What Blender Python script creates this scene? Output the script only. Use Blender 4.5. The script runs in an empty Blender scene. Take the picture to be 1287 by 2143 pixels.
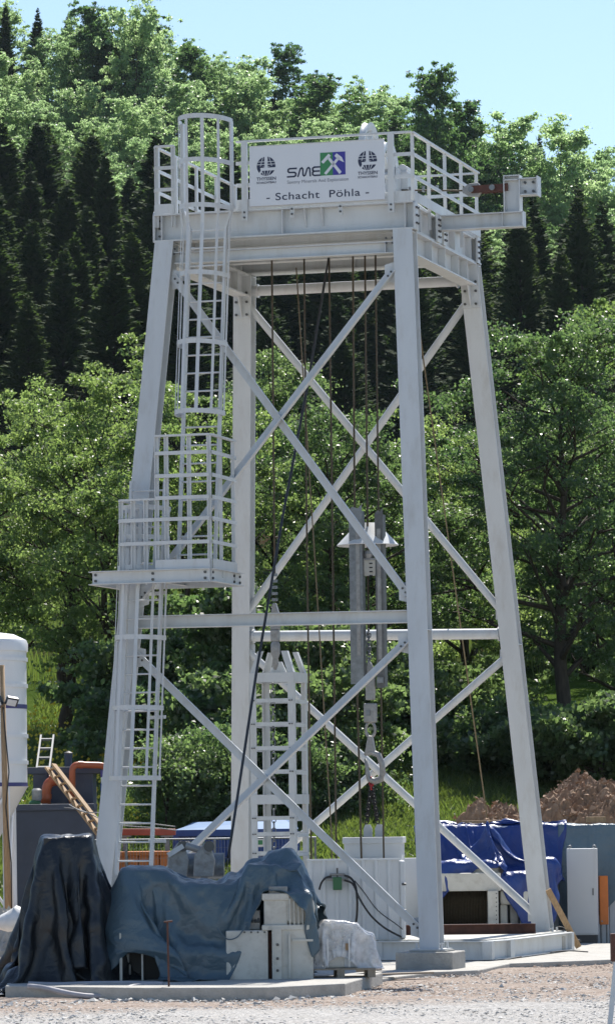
import bpy, bmesh, math, random
import numpy as np
from mathutils import Vector, Matrix, Euler
random.seed(7)
RNG = np.random.default_rng(7)
R = math.radians
SC = bpy.context.scene
COL = SC.collection

# ------------------------------------------------------------------ camera
IW, IH = 1287.0, 2143.0
FPX, PITCH, ROLL, CAMH, CAMD = 8629.5, 0.0733, 0.0127, 2.3254, 64.883
cam_data = bpy.data.cameras.new('camera')
cam = bpy.data.objects.new('camera', cam_data)
COL.objects.link(cam)
cam_data.sensor_fit = 'VERTICAL'
cam_data.sensor_height = 36.0
cam_data.lens = 36.0 * FPX / IH
cam_data.clip_start = 1.0
cam_data.clip_end = 3000.0
CAM_M = Matrix.Translation((0, -CAMD, CAMH)) @ Matrix.Rotation(math.pi / 2 + PITCH, 4, 'X') @ Matrix.Rotation(-ROLL, 4, 'Z')
cam.matrix_world = CAM_M
SC.camera = cam
# ------------------------------------------------------------------ sky, sun, exposure
SUN_EL, SUN_AZ = R(53), R(14)          # azimuth from +Y (away from camera) towards +X
world = bpy.data.worlds.new('World'); SC.world = world; world.use_nodes = True
wn = world.node_tree.nodes; wl = world.node_tree.links
sky = wn.new('ShaderNodeTexSky'); sky.sky_type = 'NISHITA'; sky.sun_disc = False
sky.sun_elevation = SUN_EL; sky.sun_rotation = SUN_AZ
sky.altitude = 500; sky.air_density = 1.0; sky.dust_density = 0.45; sky.ozone_density = 2.3
wl.new(sky.outputs[0], wn['Background'].inputs[0])
wn['Background'].inputs[1].default_value = 0.10
sund = bpy.data.lights.new('sun', 'SUN'); sund.energy = 5.0; sund.angle = R(0.53); sund.color = (1.0, 0.95, 0.88)
sun = bpy.data.objects.new('sun', sund); COL.objects.link(sun)
SDIR = Vector((math.sin(SUN_AZ) * math.cos(SUN_EL), math.cos(SUN_AZ) * math.cos(SUN_EL), math.sin(SUN_EL)))
sun.rotation_euler = SDIR.to_track_quat('Z', 'Y').to_euler()
vs = SC.view_settings
vs.view_transform = 'Standard'; vs.look = 'None'; vs.exposure = 0.65; vs.gamma = 1.0; vs.use_curve_mapping = False

# ------------------------------------------------------------------ helpers: survey of the photograph (pixel + distance -> place)
def ray(px, py):
    d = Vector(((px - IW / 2) / FPX, (IH / 2 - py) / FPX, -1.0))
    return (CAM_M.to_3x3() @ d)
CO = Vector((0, -CAMD, CAMH))
def P(px, py, Y):
    d = ray(px, py); return CO + d * ((Y + CAMD) / d.y)
def G(px, py, z=0.0):
    d = ray(px, py); return CO + d * ((z - CAMH) / d.z)
def S(Y):                                  # pixels per metre at distance Y
    return FPX / (Y + CAMD)
YAW, TCX = -0.277, 0.2762
TM = Matrix.Translation((TCX, 0, 0)) @ Matrix.Rotation(YAW, 4, 'Z')
TMI = TM.inverted()
def L(px, py, yl):                         # tower-local point on the local plane y = yl
    o = TMI @ CO; d = TMI.to_3x3() @ ray(px, py)
    return o + d * ((yl - o.y) / d.y)
WB, WT, DB, DT, ZT, ZB = 5.142, 3.796, 7.403, 4.165, 11.19, 0.35
def yfront(z): return -(DB + (DT - DB) * (z - ZB) / (ZT - ZB)) / 2
def xleg(z): return (WB + (WT - WB) * (z - ZB) / (ZT - ZB)) / 2
def LF(px, py, off=0.0, rear=False):       # tower-local point on the battered front (or rear) plane shifted by off
    z = 6.0
    for _ in range(12):
        p = L(px, py, (-yfront(z) if rear else yfront(z)) + off); z = p.z
    return p

# ------------------------------------------------------------------ materials
MATS = {}
def mat(name, col, rough=0.6, metal=0.0, var=0.12, scale=6.0, col2=None, bump=0.0, bscale=40.0, dirt=0.0, dcol=(0.16, 0.13, 0.10), spec=0.5, stretch=None, dscale=1.2):
    m = bpy.data.materials.new(name); m.use_nodes = True
    n = m.node_tree.nodes; l = m.node_tree.links
    b = n['Principled BSDF']
    b.inputs['Roughness'].default_value = rough; b.inputs['Metallic'].default_value = metal
    b.inputs['Specular IOR Level'].default_value = spec
    tc = n.new('ShaderNodeTexCoord')
    src = tc.outputs['Object']
    if stretch:
        mp = n.new('ShaderNodeMapping'); mp.inputs['Scale'].default_value = stretch
        l.new(src, mp.inputs[0]); src = mp.outputs[0]
    nz = n.new('ShaderNodeTexNoise'); nz.inputs['Scale'].default_value = scale; nz.inputs['Detail'].default_value = 6
    nz.inputs['Roughness'].default_value = 0.62
    l.new(src, nz.inputs['Vector'])
    mx = n.new('ShaderNodeMix'); mx.data_type = 'RGBA'
    if col2 is None:
        a = [c * (1 - var) for c in col]; c2 = [min(1, c * (1 + var)) for c in col]
    else:
        a, c2 = col, col2
    mx.inputs[6].default_value = (*a, 1); mx.inputs[7].default_value = (*c2, 1)
    cr = n.new('ShaderNodeMapRange'); cr.inputs[1].default_value = 0.3; cr.inputs[2].default_value = 0.7
    l.new(nz.outputs[0], cr.inputs[0]); l.new(cr.outputs[0], mx.inputs[0])
    out = mx.outputs[2]
    if dirt > 0:
        n2 = n.new('ShaderNodeTexNoise'); n2.inputs['Scale'].default_value = dscale; n2.inputs['Detail'].default_value = 9; n2.inputs['Roughness'].default_value = 0.72
        l.new(src, n2.inputs['Vector'])
        r2 = n.new('ShaderNodeMapRange'); r2.inputs[1].default_value = 0.5; r2.inputs[2].default_value = 0.75; r2.inputs[4].default_value = dirt
        l.new(n2.outputs[0], r2.inputs[0])
        m2 = n.new('ShaderNodeMix'); m2.data_type = 'RGBA'; m2.inputs[7].default_value = (*dcol, 1)
        l.new(out, m2.inputs[6]); l.new(r2.outputs[0], m2.inputs[0]); out = m2.outputs[2]
    l.new(out, b.inputs['Base Color'])
    if bump > 0:
        n3 = n.new('ShaderNodeTexNoise'); n3.inputs['Scale'].default_value = bscale; n3.inputs['Detail'].default_value = 5
        l.new(src, n3.inputs['Vector'])
        bp = n.new('ShaderNodeBump'); bp.inputs['Strength'].default_value = bump; bp.inputs['Distance'].default_value = 0.03
        l.new(n3.outputs[0], bp.inputs['Height']); l.new(bp.outputs[0], b.inputs['Normal'])
    MATS[name] = m
    return m
mat('paint', (0.57, 0.588, 0.59), 0.42, var=0.05, scale=1.5, dirt=0.38, dcol=(0.33, 0.29, 0.23), dscale=2.5, stretch=(2.2, 2.2, 0.5))
mat('paint_old', (0.55, 0.53, 0.47), 0.5, var=0.10, scale=3, dirt=0.45, dcol=(0.20, 0.16, 0.11), dscale=5)
mat('sign_white', (0.64, 0.66, 0.69), 0.35, var=0.015, scale=2)
mat('sign_navy', (0.012, 0.018, 0.055), 0.4)
mat('sign_grey', (0.16, 0.17, 0.21), 0.4)
mat('sign_green', (0.035, 0.21, 0.075), 0.4, var=0.03)
mat('sign_violet', (0.035, 0.03, 0.27), 0.4, var=0.03)
mat('bolt', (0.10, 0.10, 0.10), 0.45, 0.7)
mat('galv', (0.21, 0.225, 0.235), 0.45, 0.5, var=0.25, scale=14, dirt=0.35, dcol=(0.14, 0.14, 0.14))
mat('steel_grey', (0.30, 0.30, 0.29), 0.5, 0.3, var=0.2, scale=12, dirt=0.6, dcol=(0.13, 0.08, 0.05), dscale=7)
mat('rope_dark', (0.035, 0.037, 0.04), 0.55, 0.2)
mat('rope_rust', (0.080, 0.062, 0.038), 0.6, 0.3, var=0.3, scale=30)
mat('rope_tan', (0.16, 0.125, 0.07), 0.65, 0.1, var=0.25, scale=30)
mat('chain_black', (0.02, 0.02, 0.022), 0.5, 0.4)
mat('chain_red', (0.35, 0.02, 0.025), 0.5)
mat('concrete', (0.40, 0.385, 0.35), 0.9, var=0.14, scale=5, bump=0.4, bscale=30, dirt=0.5, dcol=(0.22, 0.20, 0.17), dscale=3)
mat('rust_beam', (0.085, 0.035, 0.025), 0.75, 0.1, var=0.35, scale=9, dirt=0.4, dcol=(0.17, 0.075, 0.04))
mat('wood', (0.36, 0.24, 0.13), 0.8, var=0.3, scale=7, stretch=(6, 6, 0.8), dirt=0.3)
mat('wood_grey', (0.30, 0.25, 0.19), 0.85, var=0.3, scale=6, dirt=0.4)
mat('navy_steel', (0.032, 0.045, 0.075), 0.55, var=0.15, scale=3, dirt=0.4, dcol=(0.12, 0.12, 0.12))
mat('pipe_orange', (0.36, 0.085, 0.028), 0.42, var=0.12, scale=5, dirt=0.3)
mat('orange_paint', (0.62, 0.17, 0.025), 0.5, var=0.12, scale=4, dirt=0.25)
mat('red_paint', (0.42, 0.09, 0.05), 0.5, var=0.12)
mat('blue_paint', (0.018, 0.07, 0.27), 0.45, var=0.1, scale=3, dirt=0.2, dcol=(0.1, 0.12, 0.16))
mat('blue_roof', (0.16, 0.27, 0.46), 0.35, var=0.1, scale=3)
mat('green_paint', (0.03, 0.12, 0.045), 0.5)
mat('white_plain', (0.58, 0.60, 0.61), 0.5, var=0.04, scale=2, dirt=0.25, dcol=(0.4, 0.37, 0.32))
mat('silo_white', (0.74, 0.75, 0.76), 0.38, var=0.05, scale=1.2, dirt=0.3, stretch=(2, 2, .4), dcol=(0.5, 0.48, 0.44))
mat('silo_stripe', (0.04, 0.035, 0.16), 0.4)
mat('black_rubber', (0.012, 0.012, 0.013), 0.45)
mat('dark', (0.022, 0.022, 0.022), 0.6)
mat('hose_grey', (0.36, 0.35, 0.37), 0.5)
mat('alu', (0.20, 0.205, 0.21), 0.55, 0.3, var=0.1)
mat('bag_white', (0.72, 0.71, 0.68), 0.6, var=0.1)
mat('lamp_black', (0.02, 0.02, 0.022), 0.4)
mat('lamp_glass', (0.5, 0.53, 0.56), 0.1)
mat('cabinet', (0.50, 0.515, 0.52), 0.45, var=0.02, scale=2, dirt=0.12, dcol=(0.42, 0.40, 0.37))
mat('cabinet_plinth', (0.05, 0.05, 0.052), 0.6)
mat('bark', (0.055, 0.042, 0.03), 0.95, var=0.4, scale=5, stretch=(3, 3, 0.6), bump=0.6, bscale=18)
mat('cardboard', (0.34, 0.22, 0.12), 0.8)
def tarp_mat(name, col, rough, var):
    m = mat(name, col, rough, var=var, scale=1.6, dirt=0.22, dcol=tuple(min(1, c * 1.4 + 0.012) for c in col), dscale=2.2, spec=0.5)
    n = m.node_tree.nodes; l = m.node_tree.links; b = n['Principled BSDF']
    tc = n.new('ShaderNodeTexCoord')
    prev = None
    for sc, st, dist in ((3.5, 0.6, 0.05), (11, 0.55, 0.02), (34, 0.4, 0.006)):
        nz = n.new('ShaderNodeTexNoise'); nz.inputs['Scale'].default_value = sc; nz.inputs['Detail'].default_value = 3
        nz.inputs['Distortion'].default_value = 1.2
        l.new(tc.outputs['Object'], nz.inputs['Vector'])
        ab = n.new('ShaderNodeMath'); ab.operation = 'SUBTRACT'; ab.inputs[1].default_value = 0.5
        l.new(nz.outputs[0], ab.inputs[0])
        a2 = n.new('ShaderNodeMath'); a2.operation = 'ABSOLUTE'; l.new(ab.outputs[0], a2.inputs[0])
        bp = n.new('ShaderNodeBump'); bp.inputs['Strength'].default_value = st; bp.inputs['Distance'].default_value = dist
        l.new(a2.outputs[0], bp.inputs['Height'])
        if prev: l.new(prev.outputs[0], bp.inputs['Normal'])
        prev = bp
    l.new(prev.outputs[0], b.inputs['Normal'])
tarp_mat('tarp_black', (0.010, 0.013, 0.017), 0.34, 0.2)
tarp_mat('tarp_slate', (0.068, 0.110, 0.138), 0.30, 0.15)
tarp_mat('tarp_teal', (0.085, 0.14, 0.18), 0.4, 0.15)
tarp_mat('tarp_blue', (0.012, 0.040, 0.19), 0.36, 0.2)
def plastic_film():
    m = bpy.data.materials.new('plastic_film'); m.use_nodes = True
    n = m.node_tree.nodes; l = m.node_tree.links; b = n['Principled BSDF']
    b.inputs['Base Color'].default_value = (0.8, 0.8, 0.8, 1); b.inputs['Roughness'].default_value = 0.2
    tr = n.new('ShaderNodeBsdfTransparent'); mx = n.new('ShaderNodeMixShader')
    tc = n.new('ShaderNodeTexCoord'); nz = n.new('ShaderNodeTexNoise'); nz.inputs['Scale'].default_value = 7; nz.inputs['Detail'].default_value = 6
    l.new(tc.outputs['Object'], nz.inputs['Vector'])
    mr = n.new('ShaderNodeMapRange'); mr.inputs[1].default_value = .35; mr.inputs[2].default_value = .65; mr.inputs[3].default_value = .22; mr.inputs[4].default_value = .78
    l.new(nz.outputs[0], mr.inputs[0]); l.new(mr.outputs[0], mx.inputs[0])
    l.new(tr.outputs[0], mx.inputs[1]); l.new(b.outputs[0], mx.inputs[2])
    bp = n.new('ShaderNodeBump'); bp.inputs['Strength'].default_value = .8; bp.inputs['Distance'].default_value = .03
    l.new(nz.outputs[0], bp.inputs['Height']); l.new(bp.outputs[0], b.inputs['Normal'])
    l.new(mx.outputs[0], n['Material Output'].inputs[0]); MATS['plastic_film'] = m
plastic_film()
def leaf_mat(name, c1, c2, trans=0.5, tint=(1.5, 1.6, 0.7), rough=0.38, spec=0.5, big=0.35):
    m = bpy.data.materials.new(name); m.use_nodes = True
    n = m.node_tree.nodes; l = m.node_tree.links; b = n['Principled BSDF']
    geo = n.new('ShaderNodeNewGeometry'); oi = n.new('ShaderNodeObjectInfo')
    tc = n.new('ShaderNodeTexCoord'); nz = n.new('ShaderNodeTexNoise'); nz.inputs['Scale'].default_value = big; nz.inputs['Detail'].default_value = 3
    l.new(tc.outputs['Object'], nz.inputs['Vector'])
    ad = n.new('ShaderNodeMath'); ad.operation = 'ADD'
    l.new(geo.outputs['Random Per Island'], ad.inputs[0]); l.new(nz.outputs[0], ad.inputs[1])
    ad2 = n.new('ShaderNodeMath'); ad2.operation = 'ADD'; l.new(ad.outputs[0], ad2.inputs[0]); l.new(oi.outputs['Random'], ad2.inputs[1])
    mr = n.new('ShaderNodeMapRange'); mr.inputs[1].default_value = 0.5; mr.inputs[2].default_value = 2.1
    l.new(ad2.outputs[0], mr.inputs[0])
    mx = n.new('ShaderNodeMix'); mx.data_type = 'RGBA'; mx.inputs[6].default_value = (*c1, 1); mx.inputs[7].default_value = (*c2, 1)
    l.new(mr.outputs[0], mx.inputs[0])
    l.new(mx.outputs[2], b.inputs['Base Color']); b.inputs['Roughness'].default_value = rough; b.inputs['Specular IOR Level'].default_value = spec
    tl = n.new('ShaderNodeBsdfTranslucent'); mt = n.new('ShaderNodeMix'); mt.data_type = 'RGBA'; mt.blend_type = 'MULTIPLY'; mt.inputs[0].default_value = 1
    mt.inputs[7].default_value = (*tint, 1); l.new(mx.outputs[2], mt.inputs[6]); l.new(mt.outputs[2], tl.inputs[0])
    sh = n.new('ShaderNodeMixShader'); sh.inputs[0].default_value = trans
    l.new(b.outputs[0], sh.inputs[1]); l.new(tl.outputs[0], sh.inputs[2]); l.new(sh.outputs[0], n['Material Output'].inputs[0])
    MATS[name] = m
leaf_mat('leaf_maple', (0.052, 0.092, 0.030), (0.135, 0.170, 0.072), 0.58, tint=(2.6, 2.8, 1.8), rough=0.42, spec=0.95)
leaf_mat('leaf_alder', (0.040, 0.076, 0.030), (0.102, 0.136, 0.062), 0.55, tint=(2.4, 2.65, 1.8), rough=0.42, spec=0.95)
leaf_mat('leaf_beech', (0.100, 0.145, 0.075), (0.19, 0.236, 0.135), 0.62, tint=(3.0, 3.3, 2.6), rough=0.35, spec=0.7, big=0.2)
leaf_mat('leaf_dark', (0.045, 0.082, 0.038), (0.085, 0.128, 0.055), 0.55, tint=(2.2, 2.6, 1.7), big=0.2)
leaf_mat('needle', (0.022, 0.044, 0.024), (0.064, 0.092, 0.040), 0.34, tint=(1.9, 2.1, 1.1), rough=0.8, spec=0.12, big=0.2)
leaf_mat('grass_blade', (0.050, 0.085, 0.026), (0.115, 0.140, 0.05), 0.5, tint=(1.8, 2.0, 1.0))

# ------------------------------------------------------------------ mesh builder
class MB:
    def __init__(s): s.v = []; s.f = []; s.ch = []
    def add(s, vs_, fs):
        o = len(s.v); s.ch.append((o, len(s.f))); s.v += [tuple(x) for x in vs_]; s.f += [tuple(i + o for i in f) for f in fs]; return s
    def box(s, c, d, rz=0.0, M=None):
        x, y, z = d[0] / 2, d[1] / 2, d[2] / 2
        vv = [Vector(p) for p in ((-x, -y, -z), (x, -y, -z), (x, y, -z), (-x, y, -z), (-x, -y, z), (x, -y, z), (x, y, z), (-x, y, z))]
        Rm = Matrix.Rotation(rz, 3, 'Z') if M is None else M
        return s.add([Rm @ p + Vector(c) for p in vv], [(0, 3, 2, 1), (4, 5, 6, 7), (0, 1, 5, 4), (1, 2, 6, 5), (2, 3, 7, 6), (3, 0, 4, 7)])
    def hexa(s, lo, hi):                     # two matching polygons
        n = len(lo)
        return s.add(list(lo) + list(hi), [tuple(reversed(range(n))), tuple(range(n, 2 * n))] + [(i, (i + 1) % n, n + (i + 1) % n, n + i) for i in range(n)])
    def frame(s, p0, p1, up=(0, 0, 1)):
        p0, p1 = Vector(p0), Vector(p1); t = (p1 - p0).normalized(); u = Vector(up)
        a = t.cross(u)
        if a.length < 1e-4: a = t.cross(Vector((0, 1, 0)))
        a.normalize(); b = a.cross(t).normalized(); return p0, p1, t, a, b
    def prof(s, p0, p1, pts, up=(0, 0, 1)):  # extrude a closed 2D profile (a: sideways, b: up)
        p0, p1, t, a, b = s.frame(p0, p1, up)
        return s.hexa([p0 + a * x + b * y for x, y in pts], [p1 + a * x + b * y for x, y in pts])
    def bar(s, p0, p1, w, h, up=(0, 0, 1)):
        return s.prof(p0, p1, [(-w / 2, -h / 2), (w / 2, -h / 2), (w / 2, h / 2), (-w / 2, h / 2)], up)
    def ibeam(s, p0, p1, w, h, tf=0.022, tw=0.014, up=(0, 0, 1)):
        p0, p1, t, a, b = s.frame(p0, p1, up)
        for (wx, hy, off) in ((w, tf, h / 2 - tf / 2), (w, tf, -h / 2 + tf / 2), (tw, h - 2 * tf, 0)):
            s.prof(p0 + b * off, p1 + b * off, [(-wx / 2, -hy / 2), (wx / 2, -hy / 2), (wx / 2, hy / 2), (-wx / 2, hy / 2)], up)
        return s
    def channel(s, p0, p1, w, h, t_=0.012, up=(0, 0, 1), flip=1):   # web on one side, flanges pointing the other way
        p0, p1, t, a, b = s.frame(p0, p1, up)
        pts = [(0, -h / 2), (w, -h / 2), (w, -h / 2 + t_), (t_, -h / 2 + t_), (t_, h / 2 - t_), (w, h / 2 - t_), (w, h / 2), (0, h / 2)]
        if flip < 0: pts = [(-x, y) for x, y in reversed(pts)]
        return s.prof(p0, p1, pts, up)
    def tube(s, p0, p1, r, n=10, r1=None):
        p0, p1, t, a, b = s.frame(p0, p1); r1 = r if r1 is None else r1
        cs = [(math.cos(2 * math.pi * i / n), math.sin(2 * math.pi * i / n)) for i in range(n)]
        return s.hexa([p0 + (a * x + b * y) * r for x, y in cs], [p1 + (a * x + b * y) * r1 for x, y in cs])
    def path(s, pts, r, n=8, closed=False, taper=None):
        pts = [Vector(p) for p in pts]; m = len(pts); vv = []; up = Vector((0.13, 0.21, 0.97))
        for i, p in enumerate(pts):
            if closed: t = pts[(i + 1) % m] - pts[i - 1]
            else: t = pts[min(i + 1, m - 1)] - pts[max(i - 1, 0)]
            t.normalize(); a = t.cross(up)
            if a.length < 0.05: a = t.cross(Vector((0, 1, 0)))
            a.normalize(); b = a.cross(t)
            rr = r if taper is None else r * taper[i]
            vv += [p + (a * math.cos(2 * math.pi * k / n) + b * math.sin(2 * math.pi * k / n)) * rr for k in range(n)]
        ff = []
        for i in range(m if closed else m - 1):
            j = (i + 1) % m
            ff += [(i * n + k, i * n + (k + 1) % n, j * n + (k + 1) % n, j * n + k) for k in range(n)]
        if not closed: ff += [tuple(reversed(range(n))), tuple((m - 1) * n + k for k in range(n))]
        return s.add(vv, ff)
    def strip(s, pts, w, th, wdir):          # flat bar following a path, width along wdir
        pts = [Vector(p) for p in pts]; wd = Vector(wdir).normalized(); vv = []; m = len(pts)
        for i, p in enumerate(pts):
            t = (pts[min(i + 1, m - 1)] - pts[max(i - 1, 0)]).normalized(); nn = t.cross(wd).normalized()
            vv += [p + wd * w / 2 + nn * th / 2, p - wd * w / 2 + nn * th / 2, p - wd * w / 2 - nn * th / 2, p + wd * w / 2 - nn * th / 2]
        ff = [(3, 2, 1, 0), tuple((m - 1) * 4 + k for k in range(4))]
        for i in range(m - 1):
            ff += [(i * 4 + k, i * 4 + (k + 1) % 4, i * 4 + 4 + (k + 1) % 4, i * 4 + 4 + k) for k in range(4)]
        return s.add(vv, ff)
    def lathe(s, c, prof, n=24, axis='Z', cap=True):
        vv = []; c = Vector(c)
        for r, h in prof:
            for k in range(n):
                a = 2 * math.pi * k / n; x, y = r * math.cos(a), r * math.sin(a)
                q = {'Z': (x, y, h), 'X': (h, x, y), 'Y': (y, h, x)}[axis]
                vv.append(c + Vector(q))
        m = len(prof)
        ff = [(i * n + k, i * n + (k + 1) % n, (i + 1) * n + (k + 1) % n, (i + 1) * n + k) for i in range(m - 1) for k in range(n)]
        if cap: ff += [tuple(reversed(range(n))), tuple((m - 1) * n + k for k in range(n))]
        return s.add(vv, ff)
    def plate(s, pts, nrm, th):              # polygon (3D points) thickened along nrm
        nn = Vector(nrm).normalized() * th / 2
        return s.hexa([Vector(p) - nn for p in pts], [Vector(p) + nn for p in pts])
    def build_each(s, name, m, parent=None, smooth=False, bevel=0.0):   # every added shape becomes a piece of its own
        ch = s.ch + [(len(s.v), len(s.f))]
        for (v0, f0), (v1, f1) in zip(ch[:-1], ch[1:]):
            q = MB(); q.add(s.v[v0:v1], [tuple(i - v0 for i in f) for f in s.f[f0:f1]]); o = q.build(name, m, parent, smooth, bevel)
        return o
    def build(s, name, m, parent=None, smooth=False, bevel=0.0):
        me = bpy.data.meshes.new(name); me.from_pydata(s.v, [], s.f); me.update()
        bm = bmesh.new(); bm.from_mesh(me); bmesh.ops.recalc_face_normals(bm, faces=bm.faces); bm.to_mesh(me); bm.free()
        if smooth: me.shade_smooth()
        me.materials.append(MATS[m])
        o = bpy.data.objects.new(name, me); COL.objects.link(o); o.parent = parent
        if bevel:
            b = o.modifiers.new('bevel', 'BEVEL'); b.width = bevel; b.segments = 2; b.limit_method = 'ANGLE'
        if smooth == 'auto':
            me.set_sharp_from_angle(angle=R(35))
        return o
def tag(o, label=None, cat=None, group=None, kind=None):
    if label: o['label'] = label
    if cat: o['category'] = cat
    if group: o['group'] = group
    if kind: o['kind'] = kind
    return o
def empty(name, loc, rz=0.0, label=None, cat=None, group=None):
    o = bpy.data.objects.new(name, None); COL.objects.link(o); o.location = loc; o.rotation_euler = (0, 0, rz); o.empty_display_size = 0.2
    return tag(o, label, cat, group)
def copy_tree(o, parent=None):
    c = o.copy(); COL.objects.link(c); c.parent = parent
    for ch in o.children: copy_tree(ch, c)
    return c
def share(src, loc, parent, rot=None, name=None):   # a copy of one mesh piece
    c = src.copy(); COL.objects.link(c); c.parent = parent; c.location = loc
    if rot: c.rotation_euler = rot
    return c
def np_mesh(name, verts, faces_n, m, parent=None, smooth=False):
    """verts (N,3); faces_n = vertices per face, consecutive"""
    me = bpy.data.meshes.new(name); N = len(verts); F = N // faces_n
    me.vertices.add(N); me.vertices.foreach_set('co', np.asarray(verts, np.float32).ravel())
    me.loops.add(N); me.loops.foreach_set('vertex_index', np.arange(N, dtype=np.int32))
    me.polygons.add(F); me.polygons.foreach_set('loop_start', np.arange(0, N, faces_n, dtype=np.int32))
    me.update(calc_edges=True); me.materials.append(MATS[m])
    o = bpy.data.objects.new(name, me); COL.objects.link(o); o.parent = parent
    return o
# ================================================================== THE SETTING: ground, hillside
YK = np.array([-300, 15, 22, 34, 52, 120, 190, 250, 285, 330, 420, 470, 560, 900], float)
ZK = np.array([0, 0, 1.7, 3.5, 6.6, 13, 21, 28, 34, 51, 80, 88, 92, 95], float)
def height(X, Y):
    X = np.asarray(X, float); Y = np.asarray(Y, float)
    z = np.interp(Y, YK, ZK)
    k = np.clip((Y - 150) / 230, 0, 1.3)
    z = z - (0.235 * np.clip(X, -60, 60) + 5.5) * k
    far = np.clip((Y - 18) / 25, 0, 1)
    z = z + far * (0.35 * np.sin(X * 0.21 + Y * 0.13) + 0.3 * np.sin(X * 0.13 - Y * 0.19 + 1.3))
    z = z + np.clip((Y - 200) / 80, 0, 1) * 2.0 * np.sin(X * 0.06 + Y * 0.05 + 0.6)
    right = np.clip((X - 1) / 5, 0, 1) * np.clip((Y - 22) / 20, 0, 1) * np.clip((110 - Y) / 40, 0, 1)
    return z - 0.3 * right
def hz(x, y): return float(height(x, y))
xs = np.unique(np.concatenate([np.linspace(-9, 9, 73), np.linspace(-60, 60, 61), np.linspace(-260, 260, 53)]))
ys = np.unique(np.concatenate([np.linspace(-70, -16, 28), np.linspace(-16, 60, 153), np.linspace(60, 480, 106), np.linspace(480, 560, 9)]))
XX, YY = np.meshgrid(xs, ys); ZZ = height(XX, YY)
near = (YY < 15)
ZZ = ZZ + np.where(near, 0.012 * np.sin(XX * 1.7 + YY) + 0.010 * np.sin(YY * 2.3 - XX * 0.8), 0)
gm = bpy.data.meshes.new('ground'); nx_, ny_ = len(xs), len(ys)
gv = np.stack([XX, YY, ZZ], -1).reshape(-1, 3)
gf = [(j * nx_ + i, j * nx_ + i + 1, (j + 1) * nx_ + i + 1, (j + 1) * nx_ + i) for j in range(ny_ - 1) for i in range(nx_ - 1)]
gm.from_pydata(gv.tolist(), [], gf); gm.update(); gm.shade_smooth()
def ground_mat():
    m = bpy.data.materials.new('ground_soil'); m.use_nodes = True
    n = m.node_tree.nodes; l = m.node_tree.links; b = n['Principled BSDF']; b.inputs['Roughness'].default_value = 1.0; b.inputs['Specular IOR Level'].default_value = 0.0
    tc = n.new('ShaderNodeTexCoord'); sp = n.new('ShaderNodeSeparateXYZ'); l.new(tc.outputs['Object'], sp.inputs[0])
    def noise(sc, det=6, ro=0.6):
        q = n.new('ShaderNodeTexNoise'); q.inputs['Scale'].default_value = sc; q.inputs['Detail'].default_value = det; q.inputs['Roughness'].default_value = ro
        l.new(tc.outputs['Object'], q.inputs['Vector']); return q
    def mix(a, c, f):
        q = n.new('ShaderNodeMix'); q.data_type = 'RGBA'
        for s_, k in ((a, 6), (c, 7)):
            if isinstance(s_, tuple): q.inputs[k].default_value = (*s_, 1)
            else: l.new(s_, q.inputs[k])
        l.new(f, q.inputs[0]); return q.outputs[2]
    def rng(src, a, c, lo=0, hi=1):
        q = n.new('ShaderNodeMapRange'); q.inputs[1].default_value = a; q.inputs[2].default_value = c; q.inputs[3].default_value = lo; q.inputs[4].default_value = hi
        l.new(src, q.inputs[0]); return q.outputs[0]
    vo = n.new('ShaderNodeTexVoronoi'); vo.inputs['Scale'].default_value = 24; l.new(tc.outputs['Object'], vo.inputs['Vector'])
    big = noise(0.5, 4); mid = noise(3, 6)
    gre = mix((0.34, 0.33, 0.315), (0.55, 0.535, 0.51), rng(vo.outputs['Color'], 0.2, 0.8))
    bro = mix((0.25, 0.20, 0.165), (0.46, 0.39, 0.34), rng(vo.outputs['Color'], 0.2, 0.8))
    # brown wood-chip strewn strip between the slabs and the grey gravel (a stripe of the yard itself)
    ay = n.new('ShaderNodeMath'); ay.operation = 'MULTIPLY_ADD'; ay.inputs[1].default_value = 3.2; l.new(big.outputs[0], ay.inputs[0]); l.new(sp.outputs[1], ay.inputs[2])
    ax = n.new('ShaderNodeMath'); ax.operation = 'MULTIPLY_ADD'; ax.inputs[1].default_value = -0.30; l.new(sp.outputs[0], ax.inputs[0]); l.new(ay.outputs[0], ax.inputs[2])
    yard = mix(gre, bro, rng(ax.outputs[0], -13.6, -12.0))
    dust = mix(yard, (0.50, 0.46, 0.40), rng(mid.outputs[0], 0.52, 0.72, 0, 0.6))
    gra = mix((0.045, 0.085, 0.018), (0.10, 0.15, 0.03), rng(noise(1.2, 8, 0.7).outputs[0], 0.3, 0.7))
    soil = mix((0.03, 0.045, 0.014), (0.05, 0.035, 0.022), rng(noise(0.25, 5).outputs[0], 0.45, 0.62, 0, 0.9))
    yn = n.new('ShaderNodeMath'); yn.operation = 'MULTIPLY_ADD'; yn.inputs[1].default_value = 2.5; l.new(mid.outputs[0], yn.inputs[0]); l.new(sp.outputs[1], yn.inputs[2])
    gs = mix(dust, gra, rng(yn.outputs[0], 16.2, 17.2))
    out = mix(gs, soil, rng(sp.outputs[1], 45, 60))
    l.new(out, b.inputs['Base Color'])
    bp = n.new('ShaderNodeBump'); bp.inputs['Strength'].default_value = 0.9; bp.inputs['Distance'].default_value = 0.03
    l.new(vo.outputs['Distance'], bp.inputs['Height'])
    bp2 = n.new('ShaderNodeBump'); bp2.inputs['Strength'].default_value = 0.7; bp2.inputs['Distance'].default_value = 0.06
    l.new(noise(9, 8, 0.7).outputs[0], bp2.inputs['Height']); l.new(bp.outputs[0], bp2.inputs['Normal']); l.new(bp2.outputs[0], b.inputs['Normal'])
    MATS['ground_soil'] = m
    return m
gm.materials.append(ground_mat())
ground = bpy.data.objects.new('ground', gm); COL.objects.link(ground); ground['kind'] = 'structure'

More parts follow.
